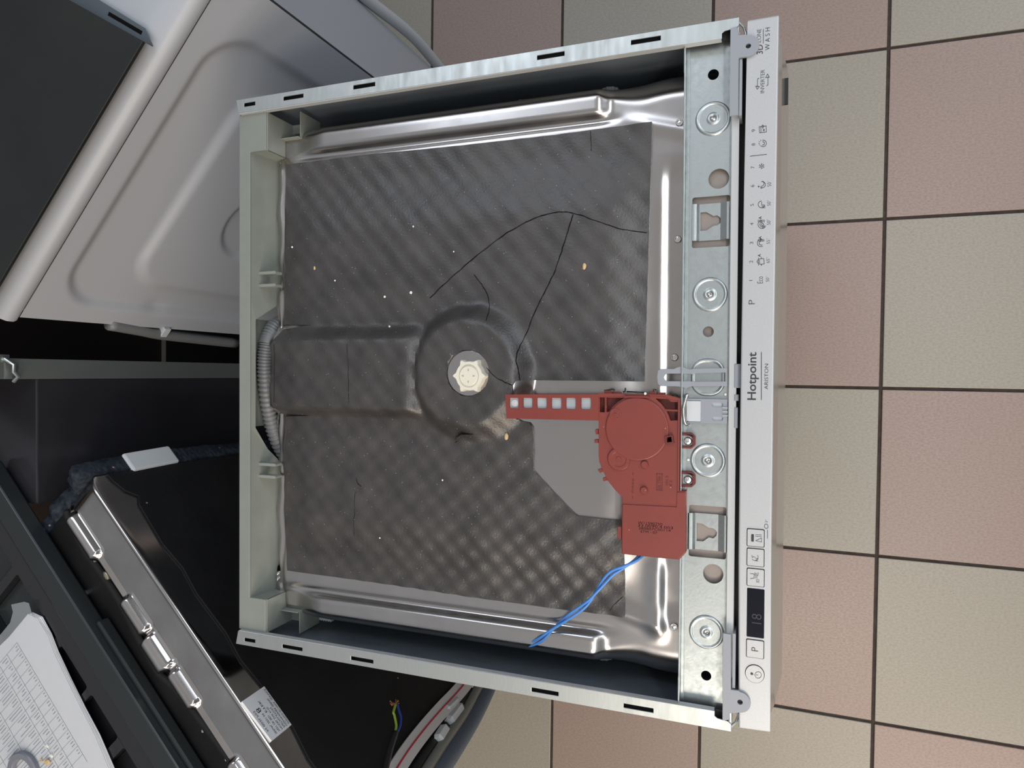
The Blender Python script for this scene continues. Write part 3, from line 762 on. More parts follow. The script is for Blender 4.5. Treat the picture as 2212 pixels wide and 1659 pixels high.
# ------------------------------------------------------------------ door and control panel
bm = newbm()
prof = [(.0065, .10), (.0065, .796), (.0300, .796), (.0345, .77), (.0420, .70), (.0440, .45), (.0440, .10)]
loft(bm, [[(x, -.2945, z) for x, z in prof], [(x, .2945, z) for x, z in prof]], cap0=True, cap1=True)
label(put('door', bm, FILM, DW, bevel=.002), 'glossy door front below the control panel')
bm = newbm(); y0_, y1_ = P(1690, 228, .74)[1], P(1690, 172, .74)[1]
box(bm, .028, .0405, y0_, y1_, .74, .7425); put('door_slot', bm, BLACK, DW)
PZ = .82
po = [(1614, 43), (1683.5, 31), (1677.5, 420), (1671.5, 830), (1667, 1200), (1664.3, 1583), (1595, 1573.5), (1595, 1200), (1599.5, 830), (1607, 400)]
bm = newbm(); plate(bm, PL(po, PZ), .797, PZ)
CP = put('control_panel', bm, PANEL, DW, bevel=.0014, seg=3); label(CP, 'silver control panel with printed programme icons')
def T(s, a, b, c, d, thin=0.0, m=INK): return letters('lettering', s, *pxbox(a, b, c, d, PZ), PZ, m, CP, thin=thin)
T('3D', 1634.5, 1648, 97, 117); T('ZONE', 1635, 1644, 63, 93, -.012); T('W A S H', 1653, 1663, 60, 108.5, -.008)
T('INVERTER', 1643, 1651.4, 151, 201, -.012)
for s_, a, b, c, d in (('9', 1624, 1631.6, 279.7, 284.7), ('8', 1624, 1631.5, 309.8, 314.5), ('7', 1622.5, 1629.7, 359.5, 364), ('6', 1621.6, 1629.4, 399.5, 404), ('5', 1621, 1628.3, 440.8, 445), ('4', 1620.5, 1627.5, 481.5, 486.5),
                       ('3', 1620, 1627, 522.6, 527.4), ('2', 1619, 1626.4, 563, 568), ('1', 1618.4, 1625.4, 605.4, 606.5)): T(s_, a, b, c, d, -.012)
for s_, a, b, c, d in (('50°', 1657.4, 1665.9, 391, 403), ('50°', 1657, 1664.8, 432.5, 444.5), ('50°', 1656.4, 1664.4, 473.6, 485.7), ('55°', 1655.7, 1663.3, 515, 526.8), ('65°', 1655, 1662.7, 556, 568), ('50°', 1654.3, 1661.6, 597, 608.6)): T(s_, a, b, c, d, -.016)
for a, b, c, d in ((1639, 1645.4, 467.7, 474), (1639, 1645, 510.5, 517), (1637, 1643.7, 549, 555)): T('A', a, b, c, d, .01)
T('Eco', 1636.3, 1648, 597.5, 612, -.014); T('P', 1617.3, 1630.6, 648, 657, -.014)
T('Hotpoint', 1614.8, 1639.5, 761, 864, .012); T('ARISTON', 1651.5, 1659.5, 786, 841, -.008)
T('3"', 1653, 1658.5, 1122.6, 1129, -.014)
def icon(lines, w=.00035, m=INK, name='icon'):
    bm = newbm()
    for l in lines: strip_line(bm, PL(l, PZ), w, PZ, PZ + .00022)
    return put(name, bm, m, CP)
def arc(cx, cy, r, a0, a1, n=14, ry=None): return [(cx + r * math.cos(math.radians(a0 + (a1 - a0) * i / n)), cy + (ry or r) * math.sin(math.radians(a0 + (a1 - a0) * i / n))) for i in range(n + 1)]
icon([[(1649, 63), (1649, 94)]], .0004); icon([[(1644.8, 760.8), (1644.8, 863.7)]], .0005); icon([[(1658, 1144.7), (1658, 1163)]], .0004); icon([[(1620.5, 337.5), (1656, 333.5)]], .0004)
icon([[(1640, 169), (1636.5, 170.5), (1636, 188)], [(1632.5, 186), (1636, 193), (1640.5, 187), (1632.5, 186)], [(1656, 186), (1659, 183), (1659, 166)], [(1654, 168), (1658, 160), (1662, 167), (1654, 168)]])
icon([[(1640, 274), (1655, 272), (1655.5, 285), (1641, 287), (1640, 274)], [(1643.5, 274), (1644, 286)], [(1647.5, 270), (1650, 273.5), (1647.8, 277), (1645.5, 273.5), (1647.5, 270)], [(1650, 279), (1651.5, 281), (1650, 283), (1648.5, 281), (1650, 279)]])
icon([arc(1648.5, 309.8, 7, -100, 120), arc(1648, 309.8, 3.5, -100, 110), [(1640, 306), (1641.5, 306)], [(1640, 313), (1641.5, 313)], [(1643, 303), (1644, 304)], [(1643, 316), (1644, 315)], [(1639, 309.5), (1641, 309.5)]])
for k_ in range(6):
    a = math.radians(60 * k_ + 20)
    icon([[(1645.4 + 1.2 * math.cos(a), 359 + 1.2 * math.sin(a)), (1645.4 + 5.5 * math.cos(a), 359 + 5.5 * math.sin(a))], [(1645.4 + 3.5 * math.cos(a), 359 + 3.5 * math.sin(a)), (1645.4 + 5.5 * math.cos(a + .4), 359 + 5.5 * math.sin(a + .4))]], .0003)
icon([arc(1647, 399, 6.5, -110, 130), arc(1644.5, 396.5, 6, -60, 95), [(1637, 403), (1641, 403)], [(1639, 401), (1639, 405)], [(1643, 406.5), (1646, 406.5)]])
icon([arc(1645, 441.7, 7.2, -90, -350), [(1645.5, 443), (1645.5, 437)], [(1645.5, 443), (1651, 443)], [(1645.5, 446), (1653, 446)], [(1645.5, 449), (1653, 449)]])
icon([arc(1646, 485, 8.5, -90, -340), arc(1646.5, 485, 5, -90, -340), arc(1647, 485, 2.4, 0, 360), [(1637, 476), (1652, 476)], [(1637, 479), (1652, 479)], [(1647, 492), (1652, 492)], [(1647, 489.5), (1652, 489.5)]])
icon([arc(1644, 525, 8, -60, -300), arc(1644.5, 525, 4.5, -60, -300), [(1637, 518), (1651, 518)], [(1637, 520.5), (1651, 520.5)], [(1643, 515), (1643, 522)]])
icon([[(1641, 559), (1650, 559), (1651, 570), (1641, 571), (1641, 559)], [(1638.5, 557), (1638.5, 573)], [(1638.5, 560), (1635, 565), (1638.5, 570)], [(1645, 571), (1645, 574)], [(1645, 559), (1645, 556)]])
icon([[(1652, 1133), (1656, 1132), (1659, 1135), (1659, 1140), (1655, 1142), (1651.5, 1139), (1652, 1133)]])
# buttons
def button(a, b, c, d, skew=0):
    x0_, x1_, y0_, y1_ = pxbox(a, b, c, d, PZ)
    bm = newbm(); plate(bm, rr(x0_ - .0003, x1_ + .0003, y0_ - .0003, y1_ + .0003, .0011, 4), PZ - .001, PZ + .00012); put('button_seam', bm, SEAM, CP)
    bm = newbm(); plate(bm, rr(x0_ + .0003, x1_ - .0003, y0_ + .0003, y1_ - .0003, .0009, 4), PZ, PZ + .0010); put('button', bm, PANEL, CP, bevel=.0003)
BT = PZ + .0010
def bicon(lines, w=.00035):
    bm = newbm()
    for l in lines: strip_line(bm, PL(l, BT), w, BT, BT + .00015)
    put('button_icon', bm, INK, CP)
button(1613.8, 1651, 1142.8, 1180.4); button(1613.6, 1650.7, 1185, 1222.8); button(1613.6, 1651, 1228.3, 1266.2); button(1612.3, 1650, 1382, 1420.6)
bm = newbm(); plate(bm, rr(*pxbox(1622.6, 1628.5, 1153.8, 1170, BT), .0006, 3), BT, BT + .00015); put('button_icon', bm, INK, CP)
bicon([[(1632, 1155), (1645, 1155.5)], [(1632, 1158.5), (1645, 1159)], [(1645, 1171), (1632.5, 1168), (1645, 1162), (1645, 1171)]])
bicon([arc(1631, 1204, 7, 150, -40), [(1624, 1199), (1625, 1204), (1629, 1202)], [(1630, 1204), (1633, 1206)]]); letters('lettering', 'h', *pxbox(1631, 1638, 1206, 1212, BT), BT, INK, CP, thin=-.014)
bicon([[(1621, 1239), (1629, 1240), (1629, 1249), (1621, 1250)], [(1632, 1238), (1632, 1249)], [(1635, 1238), (1635, 1249)], [(1638, 1237), (1638, 1241)], [(1632, 1238), (1629.5, 1238)], [(1632, 1242), (1629.8, 1242)], [(1638, 1243), (1635, 1243)]])
letters('lettering', '3D', *pxbox(1633.5, 1640, 1251, 1259, BT), BT, INK, CP, thin=-.01)
letters('lettering', 'P', *pxbox(1623.4, 1637.8, 1398.3, 1406.5, BT), BT, INK, CP, thin=-.01)
c = P(1630.4, 1455.2, PZ); rb = P(1651, 1455.2, PZ)[0] - c[0]
bm = newbm(); plate(bm, circ(*c, rb + .0003, 44), PZ - .001, PZ + .00012); put('button_seam', bm, SEAM, CP)
bm = newbm(); plate(bm, circ(*c, rb - .0002, 44), PZ, PZ + .0010); put('power_button', bm, PANEL, CP, bevel=.0003)
c = P(1624, 1455.2, BT); bm = newbm(); plate(bm, circ(*c, .0011, 16), BT, BT + .00015); put('button_icon', bm, INK, CP)
bicon([arc(1637.8, 1458, 7, -160, 160), [(1628.5, 1458), (1637.8, 1458)]])
x0_, x1_, y0_, y1_ = pxbox(1613.3, 1651, 1271.5, 1377, PZ)
bm = newbm(); plate(bm, rr(x0_, x1_, y0_, y1_, .0006, 3), PZ - .001, PZ + .0002); label(put('display', bm, DISP, CP), 'dark display window')
letters('display_digit', '18', *pxbox(1624, 1645, 1326, 1347, PZ), PZ + .0002, INKL, CP, thin=-.01, h=.00012)

# ------------------------------------------------------------------ crumbs lying on the mat
spots = [(892, 633, 3.6, 0), (836, 642, 3.0, 0), (632, 534, 2.6, 0), (684, 580, 3, 1), (847, 706, 2.6, 0), (1097, 942, 5, 1), (959, 1036, 2.2, 0), (1265, 577, 4.5, 1), (984, 545, 1.8, 0), (728, 607, 2.2, 0), (897, 491, 2.2, 0), (823, 1161, 2, 0)]
where = ['larger one upper left of the dome', 'left of the larger one, upper left of the dome', 'near the left edge above the slit', 'long tan one near the left edge', 'just above the pipe channel', 'flat tan one left of the red arm', 'below the dome', 'tan one inside a faint ring mark, upper right', 'tiny one near the long crack', 'between the slit and the long tan crumb', 'tiny one in the upper middle', 'tiny one in the lower left']
for (px, py, r, tan), wh in zip(spots, where):
    bm = newbm(); bmesh.ops.create_icosphere(bm, subdivisions=2, radius=1)
    x, y = P(px, py, .792); rr_ = r / 2350
    sy = 1.7 if tan else 1.1
    for v in bm.verts:
        v.co = v.co * (1 + .25 * noise.noise(v.co * 2 + Vector((px, py, 0)))); v.co = Vector((v.co.x * rr_, v.co.y * rr_ * sy, v.co.z * rr_ * .6))
    o = put('crumb', bm, CRUMBT if tan else CRUMB, smooth='all')
    o.location = (x, y, tub_z(x, y) + .0030 + quilt(x, y) + rr_ * .45)
    tag(o, ('tan' if tan else 'white') + ' crumb on the charcoal mat, ' + wh, 'crumb', 'crumbs on the dishwasher mat')
rest = [(1252, 927, 3.5, .7885, 'on the bare steel below the red arm'), (1448, 775, 0, 0, ''), (1560, 1102, 4.5, .7885, 'in the slot beside the lower keyhole'), (1567, 852, 3.2, BZ + .0005, 'on the beam beside the pressed oval'), (1487, 993, 3, BZ + .0005, 'beside the third pressed disc'), (1394, 850, 3.2, RZ + .001, 'on the top edge of the red housing'), (1251, 1080, 2.6, .7885, 'lowest on the bare steel patch')]
for px, py, r, z, wh in rest:
    if not r: continue
    bm = newbm(); bmesh.ops.create_icosphere(bm, subdivisions=2, radius=r / 2500)
    x, y = P(px, py, z)
    for v in bm.verts: v.co.z *= .6
    o = put('crumb', bm, CRUMB, smooth='all'); o.location = (x, y, z + r / 2500 * .5)
    tag(o, 'white crumb ' + wh, 'crumb', 'crumbs on bare metal and red plastic')

# ------------------------------------------------------------------ washing machine at the upper left
WA = Vector((-.842, .067, 0)); WB = Vector((-.515, .430, 0))
u = (WB - WA); WL = u.length; wang = math.atan2(u.y, u.x)
WM = empty('washing_machine', 'white washing machine with an embossed side panel, dark metal sheet lying on top', 'washing machine', WA, wang)
# side panel pressed in steps: local x along panel, local y inwards, z up
def rrd(x, z, x0, x1, z0, z1, r):                    # signed distance to a rounded rectangle (negative inside)
    qx = abs(x - (x0 + x1) / 2) - (x1 - x0) / 2 + r; qz = abs(z - (z0 + z1) / 2) - (z1 - z0) / 2 + r
    return math.hypot(max(qx, 0), max(qz, 0)) + min(max(qx, qz), 0) - r
def panel_depth(x, z):
    d = 0
    d += .0075 * sst(.010, -.006, rrd(x, z, .034, .430, .10, .803, .052))
    d -= .0065 * sst(.009, -.009, rrd(x, z, .072, .385, .16, .722, .05))
    d += .0070 * sst(.006, -.006, math.hypot(x - .205, z - .575) - .055)
    dd = math.hypot((x - .036) / 1.0, (z - .655) / 1.6); d += .0025 * math.exp(-(dd / .010) ** 2) if dd < .05 else 0
    return d
bm = newbm(); g_ = []
nx_, nz_ = 130, 230
for i in range(nx_ + 1):
    x = .001 + (WL - .002) * i / nx_
    g_.append([bm.verts.new((x, panel_depth(x, z), z)) for z in [.05 + (.838 - .05) * j / nz_ for j in range(nz_ + 1)]])
for a, b in zip(g_, g_[1:]):
    for j in range(nz_): bm.faces.new([a[j], b[j], b[j + 1], a[j + 1]])
label(put('side_panel', bm, WASH, WM, smooth='all'), 'white side panel with rounded embossing')
bm = newbm(); box(bm, .003, WL - .003, .012, .585, .05, .835); put('cabinet', bm, WASH, WM)
# rounded worktop
bm = newbm()
sec = [(-.0005, .8395), (-.0035, .845), (-.003, .853), (.002, .860), (.012, .8655), (.030, .868), (.56, .868), (.59, .862), (.597, .84)]
loft(bm, [[(-.004, y, z) for y, z in sec], [(WL + .02, y, z) for y, z in sec]], cap0=True, cap1=True)
label(put('worktop', bm, WASH, WM, smooth=True, bevel=.0), 'rounded white worktop of the washing machine')
# bowed front panel beyond the far edge
bm = newbm(); lo = []; 
ys = [.0, .03, .08, .13, .17, .195, .205]
bx = [.000, .010, .040, .062, .070, .062, .030]
secs = [(WL + .0015 + b, y) for b, y in zip(bx, ys)]
loft(bm, [[(x, y + .002, .05) for x, y in secs], [(x, y + .002, .50) for x, y in secs], [(x, y + .002, .848) for x, y in secs]], cap1=False, closed=False)
label(put('front_panel', bm, WASH, WM, smooth='all'), 'bowed white front panel seen edge on')
bm = newbm()
tube(bm, spline([(WL + .070, .150, .83), (WL + .076, .165, .6), (WL + .082, .175, .45), (WL + .090, .18, .30), (WL + .080, .18, .15)], 8), .010, 10)
label(put('door_rim', bm, BRKL, WM, smooth='all'), 'rounded pale rim of the front door')
bm = newbm()
q = [on_plane(a, b, (-.862, .05, 0), (.744, -.67, 0)) for a, b in ((235, 700), (300, 712), (350, 722), (430, 732), (508, 741))]
inv = Matrix.Translation(WA) @ Matrix.Rotation(wang, 4, 'Z'); inv.invert()
tube(bm, spline([inv @ p for p in q], 6), .009, 10)
label(put('drain_hose', bm, HOSE, WM, smooth='all'), 'grey drain hose below the panel corner')
bm = newbm(); p = inv @ on_plane(352, 713, (-.858, .053, 0), (.744, -.67, 0)); box(bm, p.x - .008, p.x + .008, p.y - .008, p.y + .008, p.z - .006, p.z + .006)
put('hose_clip', bm, BRKL, WM, bevel=.001)
# loose dark sheet on the washer
sc_ = [Vector((*P(*a, .885), 0)) for a in ((308, 88), (-40, 675))]
sd = (sc_[1] - sc_[0]).normalized(); sp_x = Vector((sd.y, -sd.x, 0))
sp_x = (Vector((*P(150, 0, .885), 0)) - sc_[0]).normalized()
SH = empty('metal_sheet', 'dark grey metal sheet with a folded edge lying on the white washing machine', 'sheet', sc_[0], 0)
bm = newbm()
c0 = Vector((0, 0, 0)); cA = sd * .62; cB = sp_x * .50
plate(bm, [(0, 0), (cA.x, cA.y), (cA.x + cB.x, cA.y + cB.y), (cB.x, cB.y)], .881, .885)
put('sheet_face', bm, SHEET, SH, bevel=.0006)
bm = newbm()
nv = Vector((sp_x.y, -sp_x.x, 0)); nv = nv if nv.dot(sd) < 0 else -nv
a0 = c0 + nv * .0005; a1 = cB + nv * .0005
q_ = [(a0.x, a0.y), (a1.x, a1.y), ((a1 + nv * .03).x, (a1 + nv * .03).y), ((a0 + nv * .012 + sp_x * .02).x, (a0 + nv * .012 + sp_x * .02).y)]
plate(bm, q_, .8715, .873)
w0 = [(a0.x, a0.y), (a1.x, a1.y), ((a1 - nv * .001).x, (a1 - nv * .001).y), ((a0 - nv * .001).x, (a0 - nv * .001).y)]
plate(bm, w0, .872, .883)
put('sheet_flange', bm, SHEETF, SH)
bm = newbm()
s0 = a0 + nv * .006 + sp_x * .022; s1 = a0 + nv * .007 + sp_x * .075
strip_line(bm, [(s0.x, s0.y), (s1.x, s1.y)], .004, .8725, .8735); put('flange_slot', bm, CRACK, SH)

# ------------------------------------------------------------------ dark appliance behind the gap
DK = empty('dark_appliance', 'dark glossy appliance cabinet with a grey edge strip, left below the washing machine', 'appliance', (-.88, 0, 0))
bm = newbm(); box(bm, -.60, 0, -.175, -.008, .0036, .79); put('cabinet', bm, DARKST, DK, bevel=.002)
bm = newbm(); box(bm, -.60, .002, -.009, .0175, .0036, .832); label(put('edge_strip', bm, POST, DK, bevel=.001), 'grey steel edge strip')
bm = newbm()
tube(bm, [(-.01, .018, .835), (.004, .016, .833), (.010, .010, .826), (.007, .000, .824), (.012, -.006, .822), (.004, -.012, .822)], .0025, 8)
box(bm, -.03, .002, .012, .022, .826, .842)
label(put('end_bracket', bm, GALV, DK, smooth=True), 'small bent bracket on the strip end')

bm = newbm(); box(bm, -1.5, -.90, -.02, .34, .0002, .0035)  # added black sheet, stands in for the deep shade between the machines
tag(put('gap_shade_sheet', bm, BLACKMAT), 'added black sheet on the floor, standing in for deep shade in the gap under the washing machine', 'shade sheet')
# ------------------------------------------------------------------ second tub at the lower left
E0 = Vector((-.777, -.133, 0)); tang = math.atan2(-.714, .70)
T2 = empty('stripped_dishwasher', 'stripped dishwasher tub wrapped in black mat with a shiny stainless top edge', 'dishwasher', E0, tang)
# local: x along the edge, y outward (towards the open dishwasher), z up
LX = .508
bm = newbm()
ny_ = 46; nx_ = 200; g_ = []
def bump_out(x):
    v = 0
    for a, b, h_ in ((.018, .084, 1.0), (.150, .200, 1.0), (.206, .252, 1.55), (.258, .308, 1.0), (.384, .45, 1.0)):
        v = max(v, h_ * sst(a - .003, a + .003, x) * (1 - sst(b - .003, b + .003, x)))
    return v
for i in range(nx_ + 1):
    x = LX * i / nx_; row = []
    bo = bump_out(x)
    for j in range(ny_ + 1):
        s_ = j / ny_
        if s_ < .25:      # side face from below up to the edge
            y = 0; z = .735 + (.797 - .735) * (s_ / .25)
        else:
            y = -(s_ - .25) / .75 * .074; z = .7985 + .0 * y
            d = -y
            z += .0012 * math.exp(-(d / .0022) ** 2)
            # rounded roll with bumps
            c_ = .054 + .008 * (bo - 1) * (bo > 1); r_ = .0085 * (.32 + .85 * min(bo, 1.3)); w_ = .0035 + .0068 * min(bo, 1.4)
            t = (d - c_) / w_
            z += r_ * math.sqrt(max(0, 1 - t * t)) if abs(t) < 1 else 0
            z -= .012 * sst(c_ + w_ * .6, .074, d)
        if x < .025: # rounded end corner
            k_ = (.025 - x) / .025; z -= .010 * k_ ** 2 * (1 if s_ > .25 else .4); 
        row.append(bm.verts.new((x, y, z)))
    g_.append(row)
for a, b in zip(g_, g_[1:]):
    for j in range(ny_): bm.faces.new([a[j], b[j], b[j + 1], a[j + 1]])
label(put('stainless_edge', bm, TUBD, T2, smooth='all'), 'shiny stainless top edge with raised pressings')
bm = newbm(); box(bm, .004, LX - .002, -.56, -.002, .12, .784); put('tub_body', bm, BLACKMAT, T2)
# mat on the side face, irregular top edge
topz = [(0, .772), (.012, .770), (.03, .763), (.042, .750), (.055, .757), (.12, .762), (.16, .757), (.20, .762), (.26, .759), (.30, .764), (.34, .760), (.40, .757), (.44, .764), (.50, .762), (LX, .758)]
bm = newbm()
lo = [bm.verts.new((x, .003, .12)) for x, z in topz]; hi = [bm.verts.new((x, .003, z)) for x, z in topz]; bk = [bm.verts.new((x, .0003, z)) for x, z in topz]; bl = [bm.verts.new((x, .0003, .12)) for x, z in topz]
for i in range(len(topz) - 1):
    bm.faces.new([lo[i], lo[i + 1], hi[i + 1], hi[i]]); bm.faces.new([hi[i], hi[i + 1], bk[i + 1], bk[i]])
label(put('side_mat', bm, BLACKMAT, T2), 'black bitumen mat on the tub side')
# mat on the top with its wavy rim
edge = [(.0, -.066), (.02, -.071), (.06, -.075), (.095, -.072), (.14, -.072), (.19, -.079), (.245, -.083), (.27, -.074), (.31, -.069), (.37, -.064), (.45, -.064), (LX, -.064)]
bm = newbm()
cols_ = [[bm.verts.new((x, y + o_, z_)) for x, y in edge] for o_, z_ in ((0, .788), (-.001, .7925), (-.006, .7930), (-.010, .7905))]
cols_.append([bm.verts.new((x, -.16, .7905)) for x, y in edge]); cols_.append([bm.verts.new((x, -.56, .7905)) for x, y in edge])
for a, b in zip(cols_, cols_[1:]):
    for i in range(len(edge) - 1): bm.faces.new([a[i], a[i + 1], b[i + 1], b[i]])
label(put('top_mat', bm, BLACKMAT, T2, smooth='all'), 'black bitumen mat on the tub top')
bm = newbm(); lathe(bm, .099, -.112, [(.0045, .79), (.0045, .803), (.003, .8035), (.003, .8052), (.0055, .8056), (.0055, .8072), (.004, .808), (.0003, .8082)], 20)
label(put('screw', bm, SCREW, T2, smooth=True), 'single steel screw standing up')
bm = newbm(); lathe(bm, .105, -.068, [(.006, .788), (.006, .7935), (.004, .7945), (.0003, .795)], 20, ry=.6)
put('brass_plug', bm, mat('brass_dull', (.42, .38, .26), .35, .9), T2, smooth=True)
# sticker on the steel side
ST = [inv_ for inv_ in ()]
iT = (Matrix.Translation(E0) @ Matrix.Rotation(tang, 4, 'Z')).inverted()
sq4 = [iT @ on_plane(a, b, E0, (.714, .70, 0)) for a, b in ((519, 1519), (567, 1486), (626, 1569), (583, 1604))]
bm = newbm()
vs = [bm.verts.new((p.x, .0036, p.z)) for p in sq4]; vs2 = [bm.verts.new((p.x, .0001, p.z)) for p in sq4]
bm.faces.new(vs)
for i in range(4): bm.faces.new([vs[i], vs2[i], vs2[(i + 1) % 4], vs[(i + 1) % 4]])
stk = put('sticker', bm, STICK, T2); label(stk, 'white printed sticker with small black text')
o0 = Vector((sq4[2].x, .0037, sq4[2].z)); ax_ = Vector((sq4[1].x, .0037, sq4[1].z)) - o0; ay_ = Vector((sq4[3].x, .0037, sq4[3].z)) - o0
rows = [('ADVERTENCIA: USE O MANUAL', .05, .62, .03), ('SERVICE', .66, .95, .03), ('DISHWASHER SERIAL', .05, .75, .15), ('INSTALLATION', .05, .55, .26), ('MODEL DW 4170', .05, .6, .38), ('ETEK', .52, .82, .5), ('TEST OK 0821', .05, .45, .52), ('N 002L702', .2, .7, .88), ('SERIAL 2021 04', .05, .55, .66), ('8', .60, .70, .66)]
for s_, a, b, c in rows:
    me = text_mesh(s_); bm = newbm(); bm.from_mesh(me); bpy.data.meshes.remove(me)
    xs = [v.co.x for v in bm.verts]; yy = [v.co.y for v in bm.verts]; h_ = .075 if s_ != '8' else .17
    for v in bm.verts:
        uu = a + (b - a) * (v.co.x - min(xs)) / (max(xs) - min(xs)); ww = c + h_ * (1 - (v.co.y - min(yy)) / (max(yy) - min(yy)))
        v.co = o0 + ax_ * uu + ay_ * ww + Vector((0, .0001, 0))
    put('print', bm, INK, T2, recalc=False)
# fixings along the corner edge: striped band, pipe, connectors, hose
def TL(pts): return [iT @ Vector(p) for p in pts]
def at_z(px, py, z): x, y = P(px, py, z); return iT @ Vector((x, y, z))
def vert_path(pts): return [iT @ on_plane(a, b, E0 + Vector((.714, .70, 0)) * o_, (.714, .70, 0)) for a, b, o_ in pts]
bp = [(845, 1680, .008), (880, 1625, .008), (918, 1575, .008), (955, 1532, .008), (985, 1500, .008), (1010, 1470, .008), (1035, 1440, .008)]
path = spline(vert_path(bp), 6)
def ribbon(path, wdir, w, th, off=0):
    bm = newbm(); loops = []
    for i, p in enumerate(path):
        d = (path[min(i + 1, len(path) - 1)] - path[max(0, i - 1)]).normalized()
        a = wdir.normalized(); nrm = d.cross(a).normalized()
        c = p + a * off
        loops.append([c - a * w / 2 - nrm * th / 2, c + a * w / 2 - nrm * th / 2, c + a * w / 2 + nrm * th / 2, c - a * w / 2 + nrm * th / 2])
    return loft(bm, loops, cap0=True)
wd = Vector((1, 0, 0))
o = put('seal_band', ribbon(path, wd, .023, .004), WHB, T2, smooth=True); label(o, 'off-white edging band with a red stripe')
put('red_line', ribbon([p + Vector((0, .0025, .0)) for p in path], wd, .0022, .0012, -.001), REDL, o)
bm = newbm(); tube(bm, spline(vert_path([(905, 1690, .004), (955, 1610, .004), (1000, 1545, .004), (1030, 1490, .004), (1050, 1455, .004)]), 6), .0075, 10)
label(put('grey_pipe', bm, mat('pipe_grey', lin(122, 122, 116), .5), T2, smooth='all'), 'thin grey pipe beside the striped band')
bm = newbm(); tube(bm, spline(vert_path([(880, 1690, -.006), (930, 1612, -.006), (970, 1560, -.006), (995, 1520, -.006), (1010, 1490, -.006)]), 6), .010, 8)
put('dark_loom', bm, BLKC, T2, smooth='all')
for (a, b, c, d, z) in ((960, 1535, 985, 1512, .45), (968, 1560, 995, 1525, .44), (945, 1600, 962, 1572, .46)):
    p0, p1 = vert_path([(a, b, .004), (c, d, .004)])
    bm = newbm(); tube(bm, [p0, p0 + (p1 - p0) * .12, p0 + (p1 - p0) * .88, p1], .0075, 6, rf=lambda i: (.006, .0085, .0085, .006)[i])
    label(put('connector', bm, BRKL if z != .46 else FOAM, T2), 'pale plastic connector')
nseg = 60
hpth = spline(vert_path([(895, 1720, -.005), (950, 1655, -.005), (990, 1595, -.005), (1020, 1545, -.005), (1043, 1500, -.005), (1058, 1465, -.005), (1068, 1430, -.005)]), 22)
bm = newbm(); tube(bm, hpth, .0155, 14, rf=lambda i: .0155 + (.0008 if i % 2 else -.0004))
label(put('drain_hose', bm, HOSED, T2, smooth='all'), 'thick slate grey ribbed drain hose')
bm = newbm(); pth = spline(vert_path([(905, 1700, -.02), (960, 1622, -.02), (1000, 1565, -.02), (1030, 1515, -.02), (1050, 1470, -.02)]), 6)
put('rear_plate', ribbon(pth, Vector((.3, -1, 0)), .04, .003), TUBD, T2, smooth=True)

# cut power cable standing in front of the side mat
CB = empty('power_cable', 'cut black cable with blue and yellow-green wires and frayed copper ends', 'cable', (-.45, -.45, 0))
co = CB.location
def cw(px, py, z): return on_plane(px, py, E0 + Vector((.714, .70, 0)) * (.022 + z * .0), (.714, .70, 0)) - co
bm = newbm(); tube(bm, spline([cw(820, 1720, .50), cw(833, 1660, .52), cw(842, 1620, .535), cw(854, 1583, .55)], 6), .0042, 10)
sheath = put('sheath', bm, BLKC, CB, smooth='all')
for m_, pts, nm in ((YG, [(853, 1584), (856, 1567), (852, 1545), (850, 1538), (855, 1520)], 'earth_wire'), (BLUED, [(857, 1584), (864, 1568), (866, 1550), (862, 1535), (858, 1521)], 'neutral_wire')):
    bm = newbm(); tube(bm, spline([cw(a, b, .55 + .008 * i) for i, (a, b) in enumerate(pts)], 5), .0017, 8)
    label(put(nm, bm, m_, CB, smooth='all'), ('yellow-green' if m_ is YG else 'blue') + ' wire')
bm = newbm()
for k_ in range(12):
    a = cw(856, 1521, 0); tip = cw(random.choice((845, 848, 858, 862, 860)) + random.uniform(-4, 4), random.uniform(1508, 1526), .60 + random.uniform(-.01, .01))
    tube(bm, [a, (a + tip) / 2 + Vector((random.uniform(-.002, .002), 0, .002)), tip], .0010, 5)
put('copper_strand', bm, COP, CB)

# felt and foam hanging over the tub's far side
def felt_sheet(name, p0, p1, zt0, zt1, zb, th, m, lab, cat, curl=0):
    pass
FT = None
bm = newbm(); nx_, nz_ = 60, 40
def fz(x): return .79
loopsF = []
path_f = [(-.010, .000), (-.012, -.03), (-.014, -.06), (-.016, -.10), (-.017, -.15), (-.017, -.22), (-.016, -.30), (-.015, -.40)]
for j in range(nz_ + 1):
    t = j / nz_
    for_ = []
    for i in range(nx_ + 1):
        s_ = i / nx_
        y = .002 - .42 * s_
        zt = .808 - .018 * sst(.0, .12, s_) + .010 * noise.noise(Vector((s_ * 22, 0, 5)))
        z = zt - (zt - .22) * t
        nn = .006 * noise.noise(Vector((y * 45, z * 45, 1)))
        for_.append((-.022 - .006 * math.sin(t * 6) + nn, y + .004 * noise.noise(Vector((z * 50, 2, 2))), z))
    loopsF.append(for_)
vs = [[bm.verts.new(p) for p in l] for l in loopsF]; vb = [[bm.verts.new((-.002, p[1], p[2] - .001)) for p in l] for l in loopsF]
for A1, B1, flip in ((vs[0:], None, 0),):
    for a, b in zip(vs, vs[1:]):
        for i in range(nx_): bm.faces.new([a[i], a[i + 1], b[i + 1], b[i]])
    for a, b in zip(vb, vb[1:]):
        for i in range(nx_): bm.faces.new([a[i], b[i], b[i + 1], a[i + 1]])
    for i in range(nx_): bm.faces.new([vs[0][i], vb[0][i], vb[0][i + 1], vs[0][i + 1]])
    for j in range(nz_): bm.faces.new([vs[j][0], vs[j + 1][0], vb[j + 1][0], vb[j][0]])
o = put('insulation_felt', bm, FELT, smooth='all'); o.location = E0; o.rotation_euler = (0, 0, tang)
